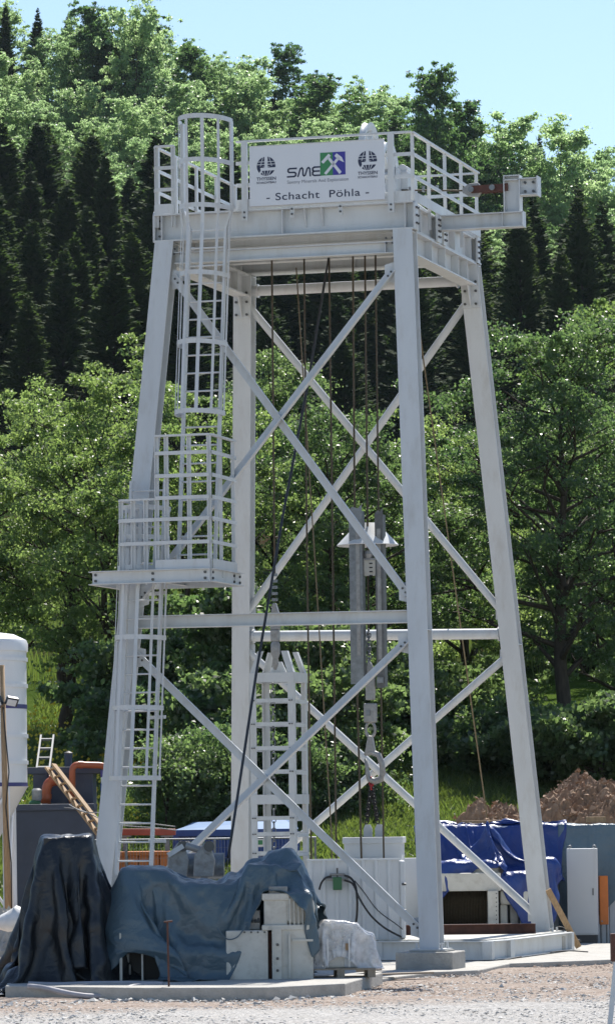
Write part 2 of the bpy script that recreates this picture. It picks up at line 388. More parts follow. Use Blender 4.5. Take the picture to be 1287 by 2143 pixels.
# ---- loose stones and wood chips lying on the yard
def stones(name, n, xr, yr, smin, smax, m, label, cat, flat=0.6, dens=None):
    base = np.array([(1, 0, 0), (-.5, .87, 0), (-.5, -.87, 0), (.1, .1, .8), (0, -.1, -.5)], float)
    tri = np.array([(0, 1, 3), (1, 2, 3), (2, 0, 3), (1, 0, 4), (2, 1, 4), (0, 2, 4)])
    x = RNG.uniform(*xr, n); y = RNG.uniform(*yr, n)
    if dens is not None:
        k = dens(x, y) > RNG.random(n); x = x[k]; y = y[k]; n = len(x)
    s = smin + (smax - smin) * RNG.random(n) ** 2.5
    A = RNG.normal(size=(n, 3, 3)) * 0.28 + np.eye(3)
    th = RNG.uniform(0, 6.28, n); c, si = np.cos(th), np.sin(th)
    Rz = np.zeros((n, 3, 3)); Rz[:, 0, 0] = c; Rz[:, 0, 1] = -si; Rz[:, 1, 0] = si; Rz[:, 1, 1] = c; Rz[:, 2, 2] = flat
    V = np.einsum('nij,nkj,pk->npi', Rz, A, base) * s[:, None, None]
    V += np.stack([x, y, height(x, y) + s * 0.2], -1)[:, None, :]
    T = V[:, tri].reshape(-1, 3)
    o = np_mesh(name, T, 3, m); tag(o, label, cat, kind='stuff'); return o
def stone_mat(name, c1, c2):
    m = bpy.data.materials.new(name); m.use_nodes = True
    n = m.node_tree.nodes; l = m.node_tree.links; b = n['Principled BSDF']; b.inputs['Roughness'].default_value = 0.85
    # six triangles make a stone: colour by position so that a stone is one tone
    tc = n.new('ShaderNodeTexCoord'); vo = n.new('ShaderNodeTexVoronoi'); vo.inputs['Scale'].default_value = 9
    l.new(tc.outputs['Object'], vo.inputs['Vector'])
    mx = n.new('ShaderNodeMix'); mx.data_type = 'RGBA'; mx.inputs[6].default_value = (*c1, 1); mx.inputs[7].default_value = (*c2, 1)
    l.new(vo.outputs['Color'], mx.inputs[0]); l.new(mx.outputs[2], b.inputs['Base Color']); MATS[name] = m
stone_mat('gravel_grey', (0.34, 0.33, 0.31), (0.66, 0.64, 0.60))
stone_mat('chips_brown', (0.18, 0.115, 0.08), (0.55, 0.45, 0.37))
stone_mat('spoil', (0.17, 0.10, 0.06), (0.38, 0.25, 0.16))
stones('gravel', 24000, (-6, 6), (-21, -5), 0.007, 0.034, 'gravel_grey', 'loose grey crushed stone spread over the yard', 'gravel', flat=0.45)
stones('wood_chips', 9000, (-1, 7.5), (-14, 2.0), 0.008, 0.04, 'chips_brown', 'brown bark chips and splinters strewn beside the concrete slabs', 'chips',
       flat=0.35, dens=lambda x, y: np.clip((y + 13.2 - 0.25 * x) / 2.5, 0, 1))

sl_ = lambda x, y: np.where((np.abs(y + 12.1 + 0.12 * np.abs(x - 1)) < 0.5) & (x < 1.5), 0.9, 0.06)
stones('edge_rubble', 2600, (-5.5, 6), (-14, -8), 0.02, 0.075, 'gravel_grey', 'coarser broken stone spilled along the front edge of the slab', 'rubble', flat=0.6, dens=sl_)

# ================================================================== TREES
def leaf_quads(cen, size, up_bias, rng, elong=1.7):
    n = len(cen)
    d = rng.normal(size=(n, 3)); d[:, 2] -= 0.35; d /= np.linalg.norm(d, axis=1, keepdims=True)     # leaf axis, drooping
    nr = rng.normal(size=(n, 3)); nr[:, 2] = np.abs(nr[:, 2]) + up_bias
    nr -= (nr * d).sum(1, keepdims=True) * d; nr /= np.linalg.norm(nr, axis=1, keepdims=True)
    sd = np.cross(d, nr)
    L_ = size[:, None] * elong / 2; W_ = size[:, None] / 2
    fold = nr * W_ * 0.35
    return np.stack([cen - d * L_, cen + sd * W_ + fold, cen + d * L_, cen - sd * W_ + fold], 1).reshape(-1, 3)
def deciduous(name, h, rx, crown0, nclu, nleaf, lsize, m, rng, trunk_r, top=0.55, lean=0.0, stems=1, clu_r=0.45, limbs=14, shell=0.55, pos=(0, 0, 0), plume=0.25):
    """crown between crown0*h and h, greatest half-width rx at relative crown height top; foliage is carried in sprays along the boughs"""
    root = empty(name, pos)
    tb = MB(); boughs = []
    ph = rng.uniform(0, 6.28, 6)
    def env(rel, ang):
        rel = min(max(rel, 0), 1)
        w = math.sqrt(max(0, 1 - ((top - rel) / (top * 1.12)) ** 2)) if rel < top else math.sqrt(max(0, 1 - ((rel - top) / (1.02 - top)) ** 2.0))
        k = 1 + 0.18 * math.sin(3 * ang + ph[0] + rel * 4) + 0.16 * math.sin(5 * ang + ph[1] - rel * 7) + 0.14 * math.sin(2 * ang + ph[2] + rel * 11)
        return rx * w * k
    ns = max(stems, 1)
    per = max(3, int(limbs / ns))
    for sidx in range(ns):
        a = rng.uniform(0, 6.28) + 6.283 * sidx / ns; off = 0.25 * (ns > 1)
        hs = h * (0.97 if sidx == 0 else rng.uniform(0.72, 0.9))
        top_p = np.array([math.cos(a) * rx * .33 * (ns > 1) + lean, math.sin(a) * rx * .3 * (ns > 1), hs])
        b0 = np.array([math.cos(a) * off, math.sin(a) * off, -0.4])
        N = 10; tp = []
        for i in range(N):
            t = i / (N - 1); p = b0 + (top_p - b0) * t
            p[:2] += rng.normal(size=2) * 0.1 * h / 12 * (0 < t < 1)
            tp.append(p)
        tr = trunk_r / (ns ** 0.4)
        tb.path(tp, tr, 8, taper=[max(0.06, (1 - 0.92 * i / (N - 1))) for i in range(N)])
        boughs.append((tp[-4], tp[-1], h * 0.05))
        for k in range(per):
            t = crown0 * 0.8 + (0.97 - crown0 * 0.8) * ((k + rng.random()) / per) ** 0.85
            i = min(int(t * (N - 1)), N - 2); fr = t * (N - 1) - i
            s0 = tp[i] * (1 - fr) + tp[i + 1] * fr
            ang = 2.4 * k + rng.uniform(-.5, .5) + sidx; rise = rng.uniform(0.0, 0.22) + plume * 0.25 * t
            rel = (t + rise * (1 - t * .6) - crown0) / (1 - crown0)
            rr = env(min(max(rel, 0.04), 0.95), ang) * rng.uniform(0.75, 1.08)
            e = np.array([s0[0] * .4 + math.cos(ang) * rr, s0[1] * .4 + math.sin(ang) * rr, min((crown0 + max(rel, 0.0) * (1 - crown0)) * h, h * 1.0) + plume * rng.random() * h * 0.06])
            mid = (s0 + e) / 2 + np.array([0, 0, (0.10 - plume * 0.3) * rr]) + rng.normal(size=3) * 0.05 * rr
            lr = tr * (1 - 0.85 * t) * 0.45 + 0.012
            tb.path([s0, s0 * .6 + mid * .4, mid, (mid + e) / 2 + rng.normal(size=3) * .04 * rr, e], lr, 5, taper=[1, .8, .6, .4, .15])
            boughs.append((s0 * .65 + mid * .35, e, rr))
            for q in range(3):
                f = rng.uniform(.3, .85); c = mid + (e - mid) * (f - .3) / .7 if f > .3 else mid
                d2 = (e - s0) * .38 + rng.normal(size=3) * rr * .30; d2[2] = d2[2] * .7 + plume * rr * .35
                tb.path([c, c + d2 * .5 + rng.normal(size=3) * .03 * rr, c + d2], lr * .45, 4, taper=[1, .6, .15])
                boughs.append((c + d2 * .15, c + d2, rr * .8))
    tb.build('trunk', 'bark', root, smooth=True)
    nb = len(boughs); share_ = np.array([np.linalg.norm(b_[1] - b_[0]) + .25 for b_ in boughs]) * rng.uniform(.6, 1.4, nb); share_ /= share_.sum()
    C = []; CR = []
    for (s0, e, rr), w in zip(boughs, share_):
        k = max(2, int(nclu * w + .5)); q = rng.uniform(0.08, 1.06, k) ** 0.8
        jit = clu_r * (1.05 - .45 * q)[:, None] * rng.normal(size=(k, 3)) * np.array([1.0, 1.0, .5])
        C.append(s0 + (e - s0) * q[:, None] + jit); CR.append(clu_r * (1.1 - .5 * q) * rng.uniform(.5, 1.2, k))
    C = np.concatenate(C); CR = np.concatenate(CR)
    nl = np.maximum(4, (nleaf * rng.uniform(.5, 1.5, len(C))).astype(int)); n = int(nl.sum())
    cen = np.repeat(C, nl, 0) + rng.normal(size=(n, 3)) * np.repeat(CR, nl)[:, None] * np.array([0.55, 0.55, 0.30])
    V = leaf_quads(cen, lsize * rng.uniform(0.55, 1.35, n), 0.0, rng, 1.45)
    np_mesh('crown', V, 4, m, root)
    return root
def spruce(name, h, rb, rng, m='needle', twig=0.42):
    root = empty(name, (0, 0, 0))
    tb = MB(); tb.path([(0, 0, -0.5), (0, 0, h * .5), (0, 0, h)], 0.2, 6, taper=[1, .55, .06]); tb.build('trunk', 'bark', root, smooth=True)
    Q = []; z = h * 0.04
    while z < h * 0.995:
        t = z / h; r0 = rb * (1 - t) ** 0.78 * (0.8 + 0.2 * math.sin(min(1, t * 6) * 1.57)) + 0.12
        nb = 6 if t > 0.88 else 11
        a0 = rng.uniform(0, 6.28)
        for k in range(nb):
            a = a0 + 6.283 * k / nb + rng.normal() * 0.25; r = r0 * rng.uniform(0.55, 1.18); zz = z + rng.normal() * 0.15
            droop = -0.30 + 0.6 * t; ns = max(2, int(r / 0.27)); ca, sa = math.cos(a), math.sin(a)
            rad = np.array([ca, sa, 0]); tan = np.array([-sa, ca, 0])
            for i in range(ns + 1):
                q = 0.25 + 0.75 * (i + 0.4) / (ns + 1)
                c = np.array([ca * r * q, sa * r * q, zz + r * (droop * q + 0.22 * q * q)])
                w = twig * rng.uniform(.7, 1.3) * (1.2 - 0.5 * q) * min(1, r0 / 0.9 + .2)
                for sd in (-1, 1):
                    tip = c + (rad * 0.5 + tan * sd * 0.8 + np.array([0, 0, -0.35 + .3 * t + rng.normal() * .15])) * w
                    Q += [c - rad * w * .28, c + rad * w * .42, tip, c - rad * w * .1 + tan * sd * w * .4 + np.array([0, 0, -.35 * w])]
                hang = np.array([0, 0, -w * rng.uniform(.6, 1.1) * (1 - .6 * t)])
                Q += [c - rad * w * .45, c + rad * w * .45, c + rad * w * .3 + hang, c - rad * w * .15 + hang * .8]
            tip = np.array([ca * r * 1.1, sa * r * 1.1, zz + r * (droop + 0.24)]); c = np.array([ca * r * .75, sa * r * .75, zz + r * (droop * .75 + 0.12)])
            Q += [c - tan * .16, tip, c + tan * .16, c + np.array([0, 0, -.2])]
        z += 0.27 + 0.17 * (1 - t)
    Q += [np.array([-.06, 0, h - .8]), np.array([0, 0, h + .5]), np.array([.06, 0, h - .8]), np.array([0, .06, h - .8])]
    np_mesh('crown', np.array(Q), 4, m, root)
    return root
PROTO_POS = Vector((0, 0, -500))
def place(proto, x, y, sc, rz, label, cat, group=None, z=None, used=set(), sxy=1.0):
    if proto.name in used: o = copy_tree(proto)
    else: o = proto; used.add(proto.name)
    o.location = (x, y, (hz(x, y) if z is None else z) - 0.1); o.rotation_euler = (random.uniform(-.03, .03), random.uniform(-.03, .03), rz); o.scale = (sc * sxy, sc * sxy, sc)
    return tag(o, label, cat, group)
def px_at(px, Y): return P(px, 1500, Y).x
def gen(s): return np.random.default_rng(s)
# --- spruces
spr = [spruce('spruce_tree', 22, 3.1 + 0.3 * i, gen(30 + i)) for i in range(5)]
rows = [(215, 11, 18, 4.6), (232, 15, 22, 4.4), (248, 18, 26, 4.2), (262, 19, 27, 4.2), (276, 19, 27.5, 4.0), (290, 18, 27, 4.2), (304, 16, 23, 4.4), (318, 13, 19, 4.8)]
def spr_lab(Yr):
    if Yr < 240: return 'short spruce at the lower front edge of the shaded spruce wood', 'tree', 'short spruces at the lower edge of the wood'
    if Yr < 285: return 'tall dark spruce in the middle of the shaded spruce wood', 'tree', 'tall spruces in the middle of the wood'
    return 'dark spruce at the upper edge of the wood against pale broadleaf crowns', 'tree', 'spruces at the upper edge of the wood'
for Yr, h0, h1, sp_ in rows:
    half = 0.5 * IW / S(Yr) + 15; x = -half + random.uniform(0, 2)
    while x < half:
        pxx = IW / 2 + x * S(Yr); keep = True
        if Yr > 290 and 560 < pxx < 900: keep = random.random() < 0.7
        if keep:
            yy = Yr + random.uniform(-7, 7); hh = h0 + (h1 - h0) * random.random()
            place(random.choice(spr), x, yy, hh / 22, random.uniform(0, 6.28), *spr_lab(Yr), sxy=random.uniform(1.2, 1.75) * (18 / hh) ** .35)
        x += sp_ * random.uniform(0.7, 1.35)
# --- broadleaved wood above
bee = [deciduous('broadleaf_tree', 15, 3.9, 0.12, 520, 44, 0.175, 'leaf_beech', gen(50 + i), 0.22, top=0.5, clu_r=0.6, limbs=26, plume=0.7) for i in range(4)]
bee += [deciduous('broadleaf_tree', 17, 2.9, 0.15, 440, 44, 0.17, 'leaf_dark', gen(60 + i), 0.2, top=0.42, clu_r=0.5, limbs=26, plume=0.8) for i in range(2)]
rowsb = [(336, 7, 11, 5.6), (346, 9, 13, 4.6), (358, 10, 14, 4.6), (371, 11, 14, 4.8), (385, 11, 15, 4.8), (400, 12, 15, 5.0), (416, 12, 16, 5.2)]
for Yr, h0, h1, sp_ in rowsb:
    half = 0.5 * IW / S(Yr) + 16; x = -half + random.uniform(0, 3)
    while x < half:
        yy = Yr + random.uniform(-5, 5); hh = random.uniform(h0, h1); pr = random.choice(bee[:4]) if random.random() < 0.78 else random.choice(bee[4:])
        if pr in bee[4:]: lb = ('slender darker green broadleaf tree among the paler crowns of the upper hillside', 'tree', 'slender broadleaf trees on the upper hillside')
        elif Yr < 350: lb = ('pale broad-crowned tree directly above the dark spruces on the hillside', 'tree', 'broadleaf trees just above the spruces')
        elif Yr < 390: lb = ('pale green broad-crowned tree in the middle of the sunlit hillside wood', 'tree', 'broadleaf trees in the middle of the hillside wood')
        else: lb = ('pale green broad-crowned tree in the top rows of the hillside wood', 'tree', 'broadleaf trees near the crest')
        place(pr, x, yy, hh / 15, random.uniform(0, 6.28), *lb)
        x += sp_ * random.uniform(0.7, 1.3)
# --- trees standing out on the skyline (pixel column, top pixel row, distance, kind)
for pxx, ty, Y, kind, sxy in ((15, 5, 405, 's', 1), (75, 18, 412, 's', 1), (150, 25, 418, 's', .9), (190, 28, 400, 'd', 1.0), (215, 60, 402, 's', 1), (285, 30, 395, 'b', 1), (300, 55, 400, 'd', 1.1), (395, 110, 400, 'd', .8), (418, 125, 405, 's', 1),
                              (455, 140, 405, 'b', .8), (568, 195, 415, 's', 1), (672, 185, 395, 'd', 1.5), (770, 195, 400, 'b', 1.0), (915, 172, 360, 'd', 1.1), (975, 235, 365, 'd', 1.3), (1050, 260, 372, 'b', 1.1), (1118, 285, 392, 's', 1), (1165, 285, 375, 'b', 1.1), (1250, 340, 380, 'b', 1.1),
                              (620, 215, 400, 'b', 1.1), (830, 215, 405, 'b', 1.0), (510, 175, 402, 'b', .9)):
    tp = P(pxx, ty, Y); g = hz(tp.x, Y); hh = max(8.0, tp.z - g)
    if kind == 's': place(random.choice(spr), tp.x, Y, hh / 22, random.uniform(0, 6.28), 'dark pointed spruce top rising above the pale broadleaf crowns on the skyline', 'tree', 'spruces on the skyline', z=g, sxy=1.0 if hh < 20 else .9)
    else:
        pr = random.choice(bee[4:]) if kind == 'd' else random.choice(bee[:4])
        lb = 'tall dark green broadleaf tree standing up on the skyline' if kind == 'd' else 'pale feathery broadleaf tree standing up on the skyline'
        place(pr, tp.x, Y, hh / (17 if kind == 'd' else 15), random.uniform(0, 6.28), lb, 'tree', 'dark broadleaf trees on the skyline' if kind == 'd' else 'pale broadleaf trees on the skyline', z=g, sxy=sxy * (0.95 if hh < 20 else .75))
# --- trees behind the yard: (pixel column, top row, distance Y, half width m, leaf material, label ...)
def mid_tree(pxx, ty, Y, rx, m, seed, label, crown0=0.12, nclu=430, nleaf=110, ls=0.062, tr=0.2, top=0.5, stems=1, cat='tree', name='broadleaf_tree', group=None, limbs=30, clu_r=0.38, lean=0.0, shell=0.55, base=None):
    tp = P(pxx, ty, Y); g = hz(tp.x, Y) if base is None else base; h = (tp.z - g) * 0.94
    o = deciduous(name, h, rx, crown0, nclu, nleaf, ls, m, gen(seed), tr, top=top, stems=stems, limbs=limbs, clu_r=clu_r, lean=lean, shell=shell, pos=(tp.x, Y, g))
    return tag(o, label, cat, group)
mid_tree(255, 765, 40, 2.7, 'leaf_maple', 101, 'bright green maple with several stems behind the tall white ladder leg', 0.13, 560, 115, tr=0.24, stems=3, top=0.55)
mid_tree(110, 835, 44, 2.6, 'leaf_maple', 102, 'light green spreading maple above the white silo and the meadow', 0.3, 460, 115, tr=0.22, stems=2, top=0.5)
mid_tree(-30, 930, 46, 2.4, 'leaf_maple', 103, 'green maple rising behind the domed top of the silo', 0.22, 380, 115, tr=0.2, top=0.5)
mid_tree(395, 800, 36, 2.2, 'leaf_maple', 104, 'sunlit green tree behind the ladder cage and its platform', 0.05, 420, 115, tr=0.16, stems=2, top=0.6)
mid_tree(575, 735, 44, 1.9, 'leaf_alder', 105, 'slim green alder seen between the left pair of headframe legs', 0.06, 420, 115, tr=0.17, top=0.5)
mid_tree(690, 850, 38, 2.3, 'leaf_alder', 106, 'green alder filling the middle of the headframe behind the ropes', 0.08, 460, 115, tr=0.17, top=0.5)
mid_tree(810, 930, 42, 2.2, 'leaf_alder', 107, 'grey-green alder behind the galvanised crosshead beams', 0.05, 420, 115, tr=0.15, top=0.5, stems=2)
mid_tree(960, 880, 46, 2.2, 'leaf_maple', 108, 'paler green tree behind the gap between the right legs', 0.05, 420, 115, tr=0.16, top=0.55)
mid_tree(1165, 655, 38, 2.75, 'leaf_alder', 109, 'large alder with a straight dark trunk behind the earth heap', 0.20, 560, 110, tr=0.21, top=0.40, limbs=54)
mid_tree(1300, 590, 60, 2.8, 'leaf_maple', 110, 'yellow-green tree taller than the alder beside it at the wood edge', 0.12, 420, 85, ls=0.09, tr=0.2, top=0.55)
mid_tree(1290, 860, 42, 2.0, 'leaf_alder', 111, 'leafy alder crowding in behind the big straight-trunked alder', 0.05, 360, 115, tr=0.15)
for i, (pxx, ty, Y, rx, lb) in enumerate(((470, 1230, 30, 1.8, 'dark leafy bush behind the lower ladder and the back-left leg'), (640, 1300, 29, 1.7, 'dense dark bush behind the white hoist guide frame'), (330, 1330, 33, 1.6, 'dark green bush behind the lower ladder cage'),
                             (780, 1380, 37, 1.6, 'leafy bush behind the hanging hook'), (905, 1400, 40, 1.7, 'green bush behind the nearest leg at the grass edge'), (1060, 1500, 34, 1.4, 'low dark bush behind the rear right leg'), (1275, 1480, 31, 1.6, 'dark bush behind the top of the earth heap'), (560, 1420, 27, 1.5, 'low dark bush behind the blue container'), (1110, 1560, 33, 1.0, 'small bush at the back of the earth heap'))):
    mid_tree(pxx, ty, Y, rx, 'leaf_alder', 130 + i, lb, 0.0, 300, 85, ls=0.10, tr=0.09, stems=3, cat='bush', name='leafy_bush', limbs=15, top=0.45)
mid_tree(1240, 1080, 52, 2.2, 'leaf_alder', 151, 'shaded leafy tree behind the bare trunk of the big alder', 0.0, 420, 95, tr=0.14, top=0.45)
mid_tree(1075, 1040, 54, 2.0, 'leaf_alder', 152, 'shaded leafy tree glimpsed past the rear right leg', 0.0, 400, 95, tr=0.14, top=0.45)
mid_tree(1340, 1000, 50, 2.2, 'leaf_alder', 153, 'shaded leafy tree at the wood edge past the big alder', 0.0, 380, 95, tr=0.14, top=0.45)
for i, (pxx, ty, Y, rx, lb) in enumerate(((365, 1560, 24, 0.95, 'knee-high dark shrub behind the orange-red beam'), (460, 1540, 25, 1.0, 'low dark shrub behind the roof of the blue container'), (590, 1550, 25, 1.0, 'low dark shrub seen through the white guide frame'), (690, 1560, 26, 0.9, 'low shrub seen between guide frame and slung box'), (1190, 1500, 33, 1.3, 'dark shrub round the foot of the big alder'))):
    mid_tree(pxx, ty, Y, rx, 'leaf_alder', 160 + i, lb, 0.0, 170, 80, ls=0.062, tr=0.05, stems=3, cat='shrub', name='low_shrub', limbs=12, top=0.4)
# --- grass of the meadow and the bank
def grass(n, xr, yr, hgt, dens=None):
    x = RNG.uniform(*xr, n); y = RNG.uniform(*yr, n); z = height(x, y)
    a = RNG.uniform(0, 6.28, n); w = 0.022 + 0.02 * RNG.random(n); h = hgt * RNG.uniform(0.5, 1.3, n); lx = RNG.normal(size=n) * 0.10; ly = RNG.normal(size=n) * 0.10
    b = np.stack([x, y, z - .03], 1); sd = np.stack([np.cos(a) * w, np.sin(a) * w, 0 * a], 1); tp = np.stack([x + lx, y + ly, z + h], 1)
    return np.stack([b - sd, b + sd, tp], 1).reshape(-1, 3)
gv_ = np.concatenate([grass(30000, (-18, 18), (50, 140), 0.7) , grass(34000, (-7.5, -2.0), (18, 52), 0.18), grass(34000, (0.5, 6.5), (17, 34), 0.14), grass(12000, (-2.5, 1), (18, 32), 0.15)])
tag(np_mesh('grass', gv_, 3, 'grass_blade'), 'tall sunlit grass on the bank behind the yard', 'grass', kind='stuff')
def flowers():
    n = 900; x = RNG.uniform(-7.5, -3.5, n); y = RNG.uniform(24, 52, n); z = height(x, y) + RNG.uniform(.15, .32, n); s = RNG.uniform(.03, .05, n)
    c = np.stack([x, y, z], 1); ex = np.array([1, 0, 0.3]); ey = np.array([0, .5, 1.0])
    V = np.stack([c - ex * s[:, None], c - ey * s[:, None], c + ex * s[:, None], c + ey * s[:, None]], 1).reshape(-1, 3)
    mat('dandelion', (0.6, 0.45, 0.03), 0.7); tag(np_mesh('meadow_flowers', V, 4, 'dandelion'), 'yellow flowers dotted through the meadow grass', 'flowers', kind='stuff')
flowers()

# ================================================================== AIR
hzb = MB(); hzb.box((0, 200, 69), (620, 740, 142)); hz_o = hzb.build('haze', 'paint'); hz_o['kind'] = 'stuff'
hm_ = bpy.data.materials.new('haze_air'); hm_.use_nodes = True; hn = hm_.node_tree.nodes; hn.remove(hn['Principled BSDF'])
pv = hn.new('ShaderNodeVolumePrincipled'); pv.inputs['Color'].default_value = (0.72, 0.88, 1.0, 1); pv.inputs['Density'].default_value = 0.000035; pv.inputs['Anisotropy'].default_value = 0.2
hm_.node_tree.links.new(pv.outputs[0], hn['Material Output'].inputs['Volume']); hz_o.data.materials.clear(); hz_o.data.materials.append(hm_)
# ================================================================== HEADFRAME (built in its own frame: x along the sign side, y into the depth)
head = empty('headframe', (TCX, 0, 0), YAW, 'tall white steel shaft headframe on four battered legs with cross bracing and a railed deck', 'headframe')
def hprof(cx, cy, z, w=0.30, d=0.30, tf=0.024, tw=0.016):
    x, y = w / 2, d / 2
    return [Vector((cx + a, cy + b, z)) for a, b in ((-x, -y), (x, -y), (x, -y + tf), (tw / 2, -y + tf), (tw / 2, y - tf), (x, y - tf), (x, y), (-x, y), (-x, y - tf), (-tw / 2, y - tf), (-tw / 2, -y + tf), (-x, -y + tf))]
def lp(sx, sy, z, dx=0, dy=0): return Vector((sx * xleg(z) + dx, -sy * yfront(z) + dy, z))
boltm = MB()
def bolt(mb, p, n, r=0.018, h=0.022):
    p = Vector(p); n = Vector(n).normalized(); mb.tube(p, p + n * h, r, 6)
for sx, sy in ((1, -1), (-1, -1), (-1, 1), (1, 1)):
    m = MB(); b, t = lp(sx, sy, ZB), lp(sx, sy, ZT)
    lo = hprof(b.x, b.y, ZB); hi = hprof(t.x, t.y, ZT)
    # flanges and web as three prisms
    for idx in ((0, 1, 2, 11), (5, 6, 7, 8), (3, 4, 9, 10)):
        m.hexa([lo[i] for i in idx], [hi[i] for i in idx])
    leg = m.build('leg', 'paint', head)
    q = MB(); q.box((b.x, b.y, ZB - 0.015), (0.50, 0.46, 0.035)); 
    for ax in (-.19, .19):
        for ay in (-.17, .17): q.tube((b.x + ax, b.y + ay, ZB), (b.x + ax, b.y + ay, ZB + .09), .018, 6)
    q.build('base_plate', 'paint', leg)
    q = MB()
    for z in (0.42, 5.05, ZT - .03):
        c = lp(sx, sy, z)
        for s_ in (-1, 1): q.box((c.x + s_ * 0.078, c.y, z), (0.136, 0.248, 0.016))
    q.build_each('stiffener', 'paint', leg)
# --- bracing of the front: I-section strut and flat diagonals; rear: tubes
def zleg(px, py, sx, sy):                  # height on a leg axis seen at that pixel row
    best = min((abs(cam_y(lp(sx, sy, z / 200.0)) - py), z / 200.0) for z in range(60, 2240)); return best[1]
CI = CAM_M.inverted()
def cam_y(pl):
    q = CI @ (TM @ pl); return IH / 2 - FPX * q.y / -q.z
def cam_x(pl):
    q = CI @ (TM @ pl); return IW / 2 + FPX * q.x / -q.z
def ends(y0, sx0, y1, sx1, sy, off=0.0, ins=0.13):
    a = lp(sx0, sy, zleg(0, y0, sx0, sy)); b = lp(sx1, sy, zleg(0, y1, sx1, sy))
    a.y += off; b.y += off
    t = (b - a).normalized(); return a + t * ins, b - t * ins
a, b = ends(1303, -1, 1290, 1, -1, ins=.012)
MB().ibeam(a, b, 0.20, 0.19, 0.014, 0.010).build('brace_strut', 'paint', head)
q = MB()
for s_, p in ((1, a), (-1, b)): q.box((p.x + s_ * 0.12, p.y - .05, p.z), (0.012, 0.09, 0.16))
q.build_each('stiffener', 'paint', head)
def diag(y0, s0, y1, s1, off):
    a, b = ends(y0, s0, y1, s1, -1, off, 0.05)
    t_ = (b - a).normalized(); cut = (.165 - .05 * abs(t_.x)) / abs(t_.x); a = a + t_ * cut; b = b - t_ * cut
    up = (0, -1, 0.15)
    m = MB(); m.prof(a, b, [(-.06, 0), (.06, 0), (.06, .012), (-.048, .012), (-.048, .09), (-.06, .09)], up); return m.build('diagonal_brace', 'paint', head), a, b
for args in ((552, -1, 1275, 1, -.06), (535, 1, 1285, -1, -.085), (1350, -1, 1968, 1, -.06), (1318, 1, 1962, -1, -.085)):
    o, a, b = diag(*args)
    g = MB()
    for p, q_ in ((a, b), (b, a)):
        t = (q_ - p).normalized(); c = p + t * .06
        sg = 1 if t.x > 0 else -1
        g.plate([c + Vector((-.06 * sg, .012, -.16)), c + Vector((.10 * sg, .012, -.12)), c + Vector((.10 * sg, .012, .12)), c + Vector((-.06 * sg, .012, .16))], (0, 1, 0), .014)
        for k in (.05, .13): bolt(boltm, p + t * k + Vector((0, -.002, 0)), (0, -1, 0), .018)
    g.build_each('gusset_plate', 'paint', o)
a, b = ends(1332, -1, 1326, 1, 1, 0, .013)
m = MB(); m.tube(a, b, 0.088, 18); m.build('brace_strut', 'paint', head, smooth='auto')
q = MB()
for s_, p in ((1, a), (-1, b)):
    q.tube(p, p + Vector((s_ * .02, 0, 0)), .125, 16); q.tube(p + Vector((s_ * .16, 0, 0)), p + Vector((s_ * .185, 0, 0)), .118, 16)
q.build_each('strut_collar', 'paint', head)
a, b = lp(-1, 1, 10.93), lp(1, 1, 10.93); a.x += .013; b.x -= .013
MB().tube(a, b, 0.085, 18).build('brace_strut', 'paint', head, smooth='auto')
q = MB()
for s_, p in ((1, a), (-1, b)): q.tube(p + Vector((s_ * .2, 0, 0)), p + Vector((s_ * .225, 0, 0)), .115, 16)
q.build_each('strut_collar', 'paint', head)
for y0, s0, y1, s1, off in ((628, -1, 1296, 1, -.05), (612, 1, 1290, -1, .07), (1352, -1, 1925, 1, -.05), (1362, 1, 1855, -1, .07)):
    a, b = ends(y0, s0, y1, s1, 1, off, .06)
    o = MB().tube(a, b, .062, 14).build('diagonal_brace', 'paint', head, smooth='auto')
    g = MB()
    for p, q_ in ((a, b), (b, a)):
        t = (q_ - p).normalized(); sg = 1 if t.x > 0 else -1; c = p + t * .10
        g.plate([c + Vector((-.17 * sg, 0, -.13)), c + Vector((.1 * sg, 0, -.13)), c + Vector((.1 * sg, 0, .13)), c + Vector((-.17 * sg, 0, .13))], (0, 1, 0), .016)
    g.build_each('gusset_plate', 'paint', o)
